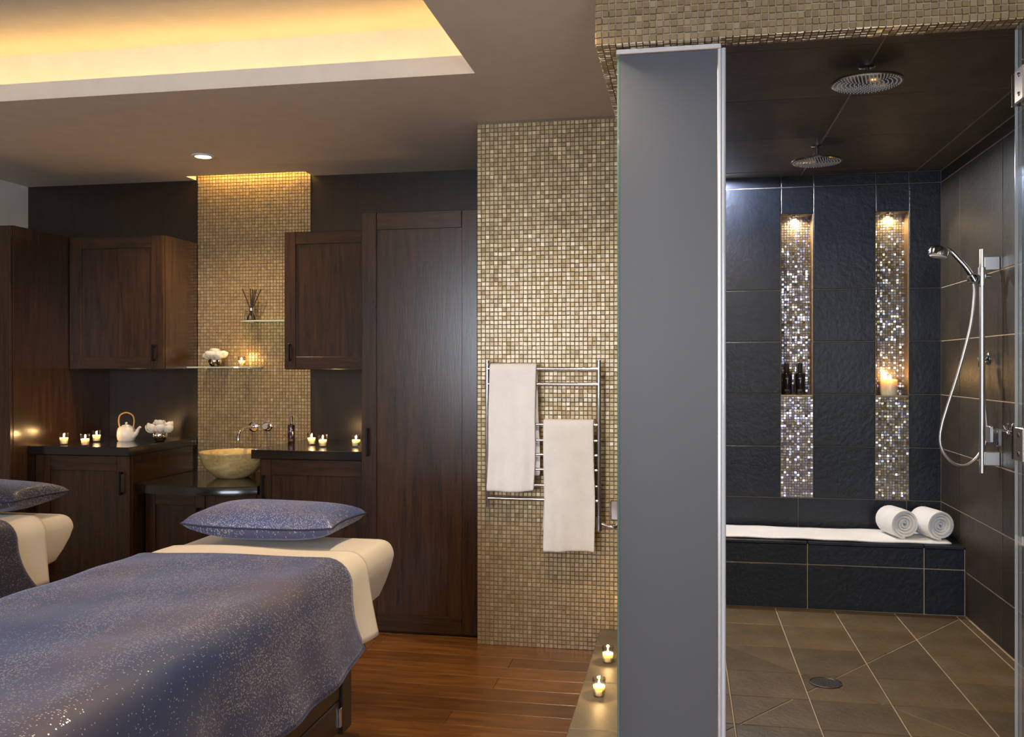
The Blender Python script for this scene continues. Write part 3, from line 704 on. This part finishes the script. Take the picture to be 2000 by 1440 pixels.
# reed diffuser
x, y, z = -2.545, 5.135, SHZ2
rd = thing('reed_diffuser', 'square glass reed diffuser with dark reeds on the upper shelf', 'diffuser', (x, y, z))
MB().box(x - .033, x + .033, y - .028, y + .028, z, z + .058, .004).build('bottle', 'clear_glass', rd)
MB().lathe([(0, .003), (.026, .003), (.024, .02), (.012, .045), (.010, .055), (0, .055)], 18, (x, y, z)).build('liquid', 'smoke_glass', rd, smooth=True)
MB().lathe([(.012, .058), (.012, .074), (.009, .074), (.009, .058)], 18, (x, y, z), cap=False).build('neck', 'brushed', rd, smooth=True)
for dx, dy, hh in ((-.058, 0, .190), (-.050, -.01, .182), (-.012, .01, .186), (-.002, -.012, .190), (.008, 0, .188), (.014, .012, .184), (.036, -.006, .186), (.060, .004, .186)):
    MB().tube([(x - dx * .10, y - dy * .1, z + .03), (x + dx * .16, y, z + .078), (x + dx, y + dy, z + hh)], .0030, 7).build('reed', 'reed', rd, smooth=True)
# pillar candle and niche lamps
x, y = 1.165, 5.645
pc = thing('pillar_candle', 'wide lit pillar candle with several wicks in the right shower niche', 'candle', (x, y, NZ0))
MB().lathe([(0, 0), (.045, 0), (.047, .004), (.047, .088), (.043, .093), (.039, .088), (.030, .082), (0, .080)], 32, (x, y, NZ0), cap=False).build('wax', 'wax', pc, smooth=True)
for dx, dy in ((-.014, .008), (.012, .012), (.004, -.012)):
    w_ = MB().tube([(x + dx, y + dy, NZ0 + .08), (x + dx, y + dy, NZ0 + .092)], .001, 6).build('wick', 'rubber', pc)
    MB().lathe([(0, 0), (.0045, .005), (.0058, .012), (.0035, .022), (0, .034)], 12, (x + dx, y + dy, NZ0 + .088), cap=False).build('flame', 'flame', w_, smooth=True)
d = bpy.data.lights.new('candle_glow', 'POINT'); d.energy = .38; d.color = (1, .55, .18); d.shadow_soft_size = .012
o = bpy.data.objects.new('candle_glow', d); COL.objects.link(o); o.parent = pc; o.location = (0, -.005, .135)
for nx_, lab in ((sum(N1) / 2, 'small lamp in the top of the shower niche with two bottles'), (sum(N2) / 2, 'small lamp in the top of the shower niche with the pillar candle')):
    t_ = thing('niche_lamp', lab, 'lamp', (nx_, SB + .06, NZ1), 'niche lamps')
    MB().lathe([(.022, 0), (.021, -.006), (.016, -.008), (.014, -.002)], 20, (nx_, SB + .06, NZ1), cap=False).build('ring', 'chrome', t_, smooth=True)
    MB().lathe([(0, -.003), (.014, -.0025), (.0145, -.001), (0, -.0006)], 16, (nx_, SB + .06, NZ1), cap=False).build('lens', 'lamp_lens', t_, smooth=True)
    s_ = spot('niche_beam', (0, .022, -.010), 5.5, (1, .72, .36), 165, .7, .012); s_.parent = t_
# shower ceiling lamp near the back wall, behind the frosted glass
t_ = thing('shower_downlight', 'recessed shower ceiling lamp washing the slate wall behind the frosted glass', 'downlight', (.13, 5.465, SZ))
MB().lathe([(.05, 0), (.048, -.005), (.038, -.007), (.034, -.002)], 24, (.13, 5.465, SZ), cap=False).build('ring', 'chrome', t_, smooth=True)
MB().lathe([(0, -.003), (.033, -.0025), (.034, -.001), (0, -.0006)], 24, (.13, 5.465, SZ), cap=False).build('lens', 'lamp_lens_cool', t_, smooth=True)
s_ = spot('shower_beam', (0, 0, -.015), 95, (.92, .95, 1), 178, .15, .03); s_.parent = t_
t_ = thing('shower_downlight', 'warm recessed shower ceiling lamp hidden behind the frosted glass side pane', 'downlight', (.07, 4.35, SZ))
MB().lathe([(.05, 0), (.048, -.005), (.038, -.007), (.034, -.002)], 24, (.07, 4.35, SZ), cap=False).build('ring', 'chrome', t_, smooth=True)
MB().lathe([(0, -.003), (.033, -.0025), (.034, -.001), (0, -.0006)], 24, (.07, 4.35, SZ), cap=False).build('lens', 'lamp_lens', t_, smooth=True)
s_ = spot('shower_beam', (0, 0, -.015), 80, WARM, 165, .6, .03); s_.parent = t_

# ------------------------------------------------------------------ towel rail and towels
ry = 4.115; xl, xr = -.883, -.373
tr = thing('towel_rail', 'chrome heated towel ladder on the gold mosaic column', 'towel rail', (-.628, CY, .66))
for xx in (xl, xr): MB().tube([(xx, ry, .657 if xx == xl else .60), (xx, ry, 1.325)], .0095, 16).build('post', 'chrome', tr, smooth=True)
BZ = [1.287, 1.218, 1.036, .965, .90, .833, .762, .697]
for i, zz in enumerate(BZ): MB().tube([(xl + .004, ry, zz), (xr - .004, ry, zz)], .0085 if i in (0, 1, 7) else .0065, 14).build('bar', 'chrome', tr, smooth=True)
for xx in (xl, xr):
    for zz in (1.25, .73): MB().tube([(xx, ry, zz), (xx, CY - .002, zz)], .0075, 12).build('wall_bracket', 'chrome', tr, smooth=True)
MB().lathe([(.0145, -.03), (.0145, .03), (.011, .033), (0, .033)], 20, (xr, ry, .595)).build('valve_body', 'chrome', tr, smooth=True)
MB().tube(bez([(xr + .008, ry, .597), (xr + .045, ry, .585), (xr + .075, ry + .01, .583), (xr + .09, CY - .004, .60)]), .0075, 12).build('supply_pipe', 'chrome', tr, smooth=True)
MB().box(xr + .045, xr + .125, CY - .012, CY - .0015, .60, .69, .004).build('wall_plate', 'chrome', tr)
def hung_towel(label, x0, x1, zb, zf, zk, yb, seed, flare=0.0, thick=.010):
    rg = random.Random(seed); ph = [rg.uniform(0, 6) for _ in range(4)]
    r = .0075 + thick + .006; Lf = zb - zf; Lk = zb - zk; A = math.pi * r; tot = Lf + A + Lk
    def fn(u, v):
        s = v * tot; f = 0
        if s < Lf: z = zf + s; y = yb - r; f = (Lf - s) / Lf
        elif s < Lf + A: a = (s - Lf) / r; z = zb + r * math.sin(a); y = yb - r * math.cos(a)
        else: z = zb - (s - Lf - A); y = yb + r; f = -(s - Lf - A) / Lk
        wv = .010 * math.sin(u * 8 + ph[0] + 1.5 * f) + .005 * math.sin(u * 17 + ph[1] - 2 * f)
        y += (-abs(f) * (.004 + wv) if f > 0 else wv * .3 * abs(f))
        xc = (x0 + x1) / 2; hw = (x1 - x0) / 2 * (1 + flare * abs(f)) 
        x = xc + (u * 2 - 1) * hw + .004 * math.sin(z * 13 + ph[2]) * abs(f) - .010 * f * (1 if flare == 0 else -.6)
        if f > 0: z += .006 * math.sin(u * 3 + ph[3]) * f
        return (x, y, z)
    o = MB().grid(fn, 18, 60).build('hanging_towel', 'terry', None, smooth=True, angle=80)
    m = o.modifiers.new('thick', 'SOLIDIFY'); m.thickness = thick; m.offset = 0
    m = o.modifiers.new('sub', 'SUBSURF'); m.levels = 1; m.render_levels = 1
    return tag(o, label, 'towel', 'white towels on the rail')
hung_towel('white terry towel hung highest on the rail, next to the wardrobe', -.868, -.653, 1.287, .735, .80, ry, 3)
hung_towel('white terry towel hung lower on the rail, nearer the frosted glass', -.622, -.395, 1.036, .467, .55, ry, 5, .03)

# ------------------------------------------------------------------ frosted glass and glass door
PX0, PX1, PY = -.198, .111, 2.795
fg = thing('frosted_glass_panel', 'tall frosted glass panel beside the shower opening', 'glass panel', ((PX0 + PX1) / 2, PY, .098))
MB().box(PX0 + .008, PX1 - .014, PY - .005, PY + .005, .0985, 2.236).build('frosted_pane', 'frosted_glass', fg)
MB().box(PX0, PX0 + .0078, PY - .005, PY + .005, .0985, 2.240, .001).build('edge_strip', 'glass_edge', fg)
MB().box(PX1 - .0138, PX1 - .003, PY - .007, PY + .007, .0985, 2.240, .002).build('edge_strip', 'brushed', fg)
MB().tube([(PX1 + .004, PY, .10), (PX1 + .004, PY, 2.24)], .007, 12).build('door_seal', 'seal', fg, smooth=True)
MB().box(PX0 - .004, PX1 - .002, PY - .011, PY + .011, 2.2365, 2.2535, .002).build('top_channel', 'brushed', fg)
sg = thing('frosted_glass_panel', 'side pane of frosted glass standing along the shower ledge behind the wide panel', 'glass panel', (PX0 + .005, 3.5, .098))
MB().box(PX0 + .001, PX0 + .011, PY + .007, CY - .003, .0985, 2.2535).build('frosted_pane', 'frosted_glass', sg)
dx = .907
dg = MB().box(dx, dx + .010, 2.02, 2.785, .11, 2.238, .001).build('door_1', 'door_glass'); tag(dg, kind='structure')
MB().box(dx + .001, dx + .009, 2.7855, 2.7875, .11, 2.238).build('glass_edge', 'seal', dg)
MB().tube([(dx + .011, 2.10, 1.30), (dx + .045, 2.10, 1.30), (dx + .045, 2.10, .95), (dx + .011, 2.10, .95)], .009, 12).build('pull_handle', 'chrome', dg, smooth=True)
fx = thing('fixed_glass_panel', 'clear fixed glass pane hinging the open shower door at far right', 'glass panel', (1.17, PY, .098))
MB().box(dx + .016, SR - .001, PY - .005, PY + .005, .0985, 2.2535).build('pane', 'door_glass', fx)
for zz in (2.07, 1.085):
    hg = MB().box(dx - .008, dx - .0003, 2.700, 2.762, zz - .046, zz + .046, .002).build('hinge', 'brushed', dg)
    MB().box(dx + .0103, dx + .018, 2.700, 2.762, zz - .046, zz + .046, .002).build('hinge_plate', 'chrome', hg)
    MB().tube([(dx + .005, 2.792, zz - .046), (dx + .005, 2.792, zz + .046)], .010, 14).build('knuckle', 'dark_steel', hg, smooth=True)
    MB().box(dx + .016, dx + .072, PY - .013, PY - .0055, zz - .046, zz + .046, .002).build('hinge_plate', 'chrome', hg)
    for q in (-.026, .026): MB().lathe([(0, 0), (.006, 0), (.006, .002), (0, .003)], 12, (dx - .008, 2.73, zz + q), Matrix.Rotation(R(-90), 3, 'Y')).build('screw', 'dark_steel', hg)

# ------------------------------------------------------------------ shower fittings
def rain_head(label, x, y, zd, rr):
    t = thing('rain_shower_head', label, 'shower head', (x, y, SZ), 'ceiling rain shower heads')
    MB().lathe([(0, 0), (.030, 0), (.030, -.006), (.026, -.009), (0, -.009)], 28, (x, y, SZ - .001)).build('flange', 'chrome', t, smooth=True)
    MB().tube([(x, y, SZ - .006), (x, y, zd + .012)], .0095, 14).build('arm', 'chrome', t, smooth=True)
    MB().lathe([(0, .030), (.016, .030), (.018, .018), (.03, .014), (rr * .85, .008), (rr, .004), (rr, -.003), (rr * .97, -.005), (0, -.005)], 48, (x, y, zd)).build('plate', 'chrome_dark', t, smooth=True)
    mb = MB()
    for ring in range(1, 9):
        n = 7 * ring
        for k in range(n):
            a = 2 * math.pi * k / n; q = rr * .93 * ring / 8
            mb.lathe([(.0024, -.0048), (.0020, -.0075), (0, -.0078)], 6, (x + q * math.cos(a), y + q * math.sin(a), zd), cap=False)
    mb.build('nozzles', 'nozzle', t, kind='stuff')
rain_head('round chrome rain shower head nearer the shower entrance', .664, 3.586, 2.347, .127)
rain_head('round chrome rain shower head deeper in, in front of the niches', .655, 4.83, 2.327, .122)
# hand shower
hx_, hy_ = 1.36, 4.605
hs = thing('hand_shower', 'chrome hand shower with hose on a vertical slide rail', 'hand shower', (hx_, hy_, .80))
MB().tube([(hx_, hy_, .803), (hx_, hy_, 1.842)], .0125, 16).build('rail', 'brushed', hs, smooth=True)
for zz in (1.775, .870): MB().box(hx_ + .008, SR - .001, hy_ - .012, hy_ + .012, zz - .032, zz + .032, .003).build('bracket', 'brushed', hs)
sl = MB().lathe([(.017, -.042), (.017, .042), (.014, .044), (.0, .044)], 20, (hx_, hy_, 1.715)).build('slider', 'brushed', hs, smooth=True)
MB().lathe([(0, 0), (.013, 0), (.013, .022), (0, .024)], 18, (hx_ + .012, hy_ - .004, 1.715), Matrix.Rotation(R(90), 3, 'Y')).build('knob', 'chrome', sl, smooth=True)
MB().tube([(hx_ - .014, hy_, 1.715), (hx_ - .034, hy_, 1.708)], .011, 12).build('holder', 'dark_steel', sl, smooth=True)
MB().lathe([(.018, -.014), (.024, -.014), (.024, .014), (.018, .014), (.018, -.014)], 22, (hx_ - .038, hy_, 1.706), RX, cap=False).build('holder_ring', 'dark_steel', sl, smooth=True)
MB().tube(bez([(hx_ - .030, hy_, 1.695), (hx_ - .068, hy_, 1.757), (hx_ - .110, hy_, 1.808), (hx_ - .135, hy_, 1.835), (hx_ - .165, hy_, 1.848)]), .0125, 14).build('handle', 'chrome', hs, smooth=True)
hm = Matrix.Rotation(R(10), 3, 'Y')
hh_ = MB().lathe([(0, .016), (.03, .016), (.044, .008), (.047, -.004), (.046, -.024), (.040, -.028)], 32, (hx_ - .185, hy_, 1.842), hm).build('spray_head', 'chrome', hs, smooth=True)
MB().lathe([(.040, -.0285), (.036, -.034), (0, -.035)], 28, (hx_ - .185, hy_, 1.842), hm).build('spray_face', 'plastic_white', hh_, smooth=True)
hose = [(1.322, 4.605, 1.690), (1.325, 4.60, 1.628), (1.305, 4.595, 1.473), (1.255, 4.60, 1.267), (1.211, 4.61, 1.111), (1.185, 4.61, 1.015), (1.179, 4.61, .946), (1.195, 4.61, .894), (1.235, 4.615, .848), (1.284, 4.625, .833), (1.332, 4.64, .855), (1.364, 4.65, .892), (1.388, 4.65, .940), (1.396, 4.66, 1.01), (1.396, 4.69, 1.13), (1.398, 4.73, 1.22), (1.40, 4.757, 1.285)]
MB().tube(bez(hose, 7), .0068, 10).build('hose', 'brushed', hs, smooth=True)
ol = thing('hose_outlet', 'chrome wall elbow feeding the shower hose on the slate wall', 'outlet', (SR, 4.76, 1.33))
RYm = Matrix.Rotation(R(-90), 3, 'Y')
MB().lathe([(0, 0), (.030, 0), (.030, .006), (.025, .010), (.013, .012), (.013, .04), (.010, .046), (0, .046)], 24, (SR - .0015, 4.76, 1.335), RYm).build('escutcheon', 'chrome', ol, smooth=True)
MB().tube([(1.40, 4.76, 1.335), (1.40, 4.76, 1.295)], .011, 12).build('elbow', 'chrome', ol, smooth=True)
vv = thing('shower_valve', 'chrome shower mixer with square plate and cross handle by the slide rail', 'valve', (SR, 4.40, 1.012))
MB().lathe([(0, 0), (.036, 0), (.036, .006), (.030, .010), (.012, .012), (.012, .03), (0, .03)], 24, (SR - .0015, 4.40, 1.012), RYm).build('escutcheon', 'chrome', vv, smooth=True)
MB().tube([(SR - .012, 4.40, 1.012), (1.334, 4.40, 1.012)], .0085, 14).build('spindle', 'chrome', vv, smooth=True)
MB().box(1.322, 1.338, 4.375, 4.425, .962, 1.034, .003).build('end_plate', 'brushed', vv)
MB().box(1.360, 1.378, 4.386, 4.414, .945, 1.022, .003).build('lever', 'chrome', vv)
for a in range(4):
    ca, sa = math.cos(a * math.pi / 2 + .5), math.sin(a * math.pi / 2 + .5)
    MB().tube([(1.402, 4.40, 1.012), (1.400, 4.40 + .038 * ca, 1.012 + .038 * sa)], [.008, .006], 10).build('cross_arm', 'chrome', vv, smooth=True)
# floor drain
dn = thing('floor_drain', 'round metal drain in the slate shower floor', 'drain', (DR.x, DR.y, 0))
MB().lathe([(.066, 0.0003), (.066, .003), (.060, .004), (.058, .002), (0, .0015)], 36, (DR.x, DR.y, 0)).build('grate', 'dark_steel', dn, smooth=True)
mb = MB()
for i in range(-4, 5):
    for j in range(-4, 5):
        if i * i + j * j < 18: mb.lathe([(.0042, .0019), (.0034, .0024), (0, .0024)], 8, (DR.x + i * .0115, DR.y + j * .0115, 0), cap=False)
mb.build('holes', 'rubber', dn, kind='stuff')
# bench cloth and rolled towels
def fn(u, v):
    x = .012 + u * 1.363; y = 5.155 + v * .36
    z = .366 + .002 * math.sin(x * 7) * math.sin(y * 9 + x * 3) + .0015 * math.sin(x * 23 + y * 11)
    y += .006 * math.sin(x * 5 + v)
    return (x + .01 * v, y, max(z, .3645))
o = MB().grid(fn, 60, 14).build('bench_towel', 'terry', None, smooth=True, angle=80)
m = o.modifiers.new('thick', 'SOLIDIFY'); m.thickness = .007; m.offset = 1
tag(o, 'white towel spread flat along the shower bench', 'towel')
def roll(label, x, y, z, ang, r=.081, L=.20):
    turns = 4.75; n = 110; mb = MB(); th = r / turns
    prof = []
    for i in range(n + 1):
        a = i / n * turns * 2 * math.pi; rr = .006 + (r - .012) * i / n
        prof.append((rr * math.cos(a), rr * math.sin(a)))
    c, s = math.cos(ang), math.sin(ang)
    NY = 8; vs = []; fs = []
    for j in range(NY + 1):
        yy = (j / NY - .5) * L; k = 1 + .025 * math.cos(3.14 * (j / NY - .5))
        for i, (a, b) in enumerate(prof):
            e = (.010 * math.sin(i * .35) * .5 + .016 * (1 - i / n)) * (-1 if j == 0 else (1 if j == NY else 0))
            vs.append((x + a * k * c - (yy - e) * s, y + a * k * s + (yy - e) * c, z + max(b * k, -r + .010)))
    W = n + 1
    for j in range(NY):
        for i in range(n): fs.append((j * W + i, j * W + i + 1, (j + 1) * W + i + 1, (j + 1) * W + i))
    o = mb.add(vs, fs).build('rolled_towel', 'terry', None, smooth=True, angle=80)
    m = o.modifiers.new('thick', 'SOLIDIFY'); m.thickness = th * .70; m.offset = 0
    m = o.modifiers.new('bev', 'BEVEL'); m.width = .004; m.segments = 2; m.limit_method = 'ANGLE'; m.angle_limit = R(60)
    return tag(o, label, 'towel', 'rolled towels on the bench')
roll('rolled white towel on the bench, the one nearer the frosted glass', 1.145, 5.33, .452, R(12))
roll('rolled white towel on the bench, the one nearer the shower corner', 1.325 - .005, 5.32, .452, R(14))

# ------------------------------------------------------------------ massage tables
def cloth(name, label, cat, mat, x0, x1, y0, y1, zt, off, hl, hr, seed, group, ny, far=0.0, r=.075, curl=.0):
    rg = random.Random(seed); ph = [rg.uniform(0, 6.28) for _ in range(8)]
    x0 -= off; x1 += off; zt += off; wd = x1 - x0; A = math.pi / 2 * r
    tot = hl + A + (wd - 2 * r) + A + hr
    uvs = []
    def fn(u, v):
        s = u * tot; y = y0 + v * (y1 - y0); q = 0
        if s < hl: x = x0; z = zt - r - (hl - s); q = -(hl - s) / max(hl, .01)
        elif s < hl + A: a = (s - hl) / r; x = x0 + r - r * math.cos(a); z = zt - r + r * math.sin(a)
        elif s < hl + A + wd - 2 * r: x = x0 + r + s - hl - A; z = zt
        elif s < hl + 2 * A + wd - 2 * r: a = (s - hl - A - wd + 2 * r) / r; x = x1 - r + r * math.sin(a); z = zt - r + r * math.cos(a)
        else: h_ = s - hl - 2 * A - wd + 2 * r; x = x1; z = zt - r - h_; q = h_ / max(hr, .01)
        aq = abs(q)
        fold = .010 * math.sin(y * 9 + ph[0]) + .007 * math.sin(y * 17 + ph[1]) + .004 * math.sin(y * 31 + ph[2])
        if q: x += math.copysign(1, q) * (aq * (.016 + fold) + .010 * aq * aq); z += .010 * aq * math.sin(y * 5 + ph[3])
        else:
            z += .0025 * math.sin(x * 13 + y * 5 + ph[4]) + .002 * math.sin(y * 21 - x * 9 + ph[5]) + .003
        # the far edge bows
        y += v * v * (far * (math.sin((s / tot) * 3.0 + ph[6]) * .3) - curl * aq * aq)
        uvs.append((s, y)); return (x, y, z)
    nu = 64
    mb = MB().grid(fn, nu, ny); o = mb.build(name, mat, None, smooth=True, angle=80)
    uvl = o.data.uv_layers.new(name='UVMap')
    for lp in o.data.loops: uvl.data[lp.index].uv = uvs[lp.vertex_index]
    m = o.modifiers.new('thick', 'SOLIDIFY'); m.thickness = .005; m.offset = 1
    return tag(o, label, cat, group)
def bed(x0, x1, y0, y1, zt, far_, labs, blanket, pillow_mat, seed, px, py):
    t = thing('massage_table', labs[0], 'massage table', ((x0 + x1) / 2, (y0 + y1) / 2, 0), 'massage tables')
    # mattress: thick slab with soft edges, undercut at the far end
    n = 14; mb = MB(); hgt = .185; rc = .055; prof = []
    for i in range(9): a = math.pi / 2 * i / 8; prof.append((rc * (1 - math.sin(a)), -rc * (1 - math.cos(a))))
    prof = prof[::-1]                                     # edge up to top
    lev = [(.075, -hgt), (.052, -hgt + .012), (.030, -hgt + .05), (.010, -hgt + .095)] + [(p[0], p[1]) for p in prof]
    ring = []
    def loop(ins, z):
        cx0, cx1, cy0, cy1 = x0 + ins * .55, x1 - ins * .55, y0 + ins, y1 - ins * (1.5 if z < -.08 else 1); rr = max(.045 - ins * .3, .012); out = []
        for (cx, cy, a0) in ((cx1 - rr, cy1 - rr, 0), (cx0 + rr, cy1 - rr, 90), (cx0 + rr, cy0 + rr, 180), (cx1 - rr, cy0 + rr, 270)):
            for k in range(7): a = R(a0 + 15 * k); out.append((cx + rr * math.cos(a), cy + rr * math.sin(a), zt + z))
        return out
    vs = []; fs = []
    for i, (ins, z) in enumerate(lev): vs += loop(ins, z)
    k = 28
    for i in range(len(lev) - 1):
        for a in range(k): b = (a + 1) % k; fs.append((i * k + a, i * k + b, (i + 1) * k + b, (i + 1) * k + a))
    fs += [tuple(range(k - 1, -1, -1)), tuple((len(lev) - 1) * k + a for a in range(k))]
    mb.add(vs, fs).build('mattress', 'cream_sheet', t, smooth=True, angle=60)
    zb = zt - hgt; by1 = y1 - .32; by0 = y0 + .15; bx0, bx1 = x0 + .05, x1 - .045
    MB().box(bx0, bx1, by0, by1, zb - .05, zb - .001, .003).build('top_frame', 'table_base_wood', t)
    MB().box(bx0 + .02, bx1 - .02, by0 + .02, by1 - .02, .215, zb - .051).build('base_body', 'table_base_wood', t)
    pl = MB().box(bx0 + .07, bx1 - .06, by0 + .1, by1 - .05, 0, .214, .003).build('plinth', 'table_base_wood', t)
    for (a, b) in ((by1 - .075, by1), (by0, by0 + .075), ((by0 + by1) / 2 - .04, (by0 + by1) / 2 + .04)):
        MB().box(bx1 - .0195, bx1 + .002, a, b, .205, zb - .052, .003).build('stile', 'table_base_wood', t)
    ym = (by0 + by1) / 2
    for (a, b) in ((by0 + .077, ym - .042), (ym + .042, by1 - .077)):
        z = .215
        while z < zb - .08:
            MB().box(bx1 - .0195, bx1 - .006, a, b, z, min(z + .093, zb - .053), .004).build('slat', 'table_base_wood', t); z += .096
        for zz in (.26, zb - .12):
            hz_ = MB().box(bx1 - .0058, bx1 + .001, b - .014, b, zz - .028, zz + .028, .001).build('hinge', 'chrome', t)
    cloth('top_sheet', labs[1], 'sheet', 'cream_sheet', x0, x1, far_ - .05, far_ + .17, zt, .009, .13, .19, seed, 'cream top sheets', 20, .05, .06)
    cloth('bed_throw', labs[2], 'blanket', blanket, x0, x1, y0 + .05, far_, zt, .022, .18, .205, seed, 'sequinned throws', 90, .06, .075, -.10)
    # pillow
    a, b, hh = .255, .155, .072; cz = zt + .066 + (.008 if seed == 9 else 0)
    pt = thing('pillow', labs[3], 'pillow', (px, py, zt), 'sequinned pillows')
    for sgn in (1, -1):
        def fn(u, v, sgn=sgn):
            U = u * 2 - 1; V = v * 2 - 1
            e = ((1 - U ** 2) * (1 - V ** 2)); tkn = max(e, 0) ** .32
            x = a * U * (1 - .075 * (1 - V * V) * abs(U)); y = b * V * (1 - .09 * (1 - U * U) * abs(V))
            z = sgn * hh * tkn * (.95 if sgn > 0 else .72) + .003 * math.sin(U * 4 + seed) * math.sin(V * 3 + 1) * tkn + .012 * abs(U) ** 3
            return (px + x, py + y, cz + z)
        o = MB().grid(fn, 36, 24).build('cover', pillow_mat, pt, smooth=True, angle=85)
        uvl = o.data.uv_layers.new(name='UVMap')
        for lp in o.data.loops:
            co = o.data.vertices[lp.vertex_index].co; uvl.data[lp.index].uv = (co.x + seed * .37, co.y * 1.2 + sgn * .3 + co.z)
    sm = []
    for k in range(97):
        q = k / 96 * 4; i = int(min(q, 3.999)); f = q - i
        U, V = ((-1 + 2 * f, -1), (1, -1 + 2 * f), (1 - 2 * f, 1), (-1, 1 - 2 * f))[i]
        sm.append((px + a * U * (1 - .075 * (1 - V * V)), py + b * V * (1 - .09 * (1 - U * U)), cz + .012 * abs(U) ** 3))
    MB().tube(sm, .0032, 7).build('piping', 'piping', pt, smooth=True)
bed(-1.615, -.952, 1.05, 2.99, .722, 2.475, ('massage table with dark wood base in the foreground', 'cream top sheet folded down on the foreground massage table',
    'blue and mauve sequinned throw covering the foreground massage table', 'blue sequinned pillow on the foreground massage table'), 'sequin_blanket', 'sequin_pillow', 4, -1.315, 2.835)
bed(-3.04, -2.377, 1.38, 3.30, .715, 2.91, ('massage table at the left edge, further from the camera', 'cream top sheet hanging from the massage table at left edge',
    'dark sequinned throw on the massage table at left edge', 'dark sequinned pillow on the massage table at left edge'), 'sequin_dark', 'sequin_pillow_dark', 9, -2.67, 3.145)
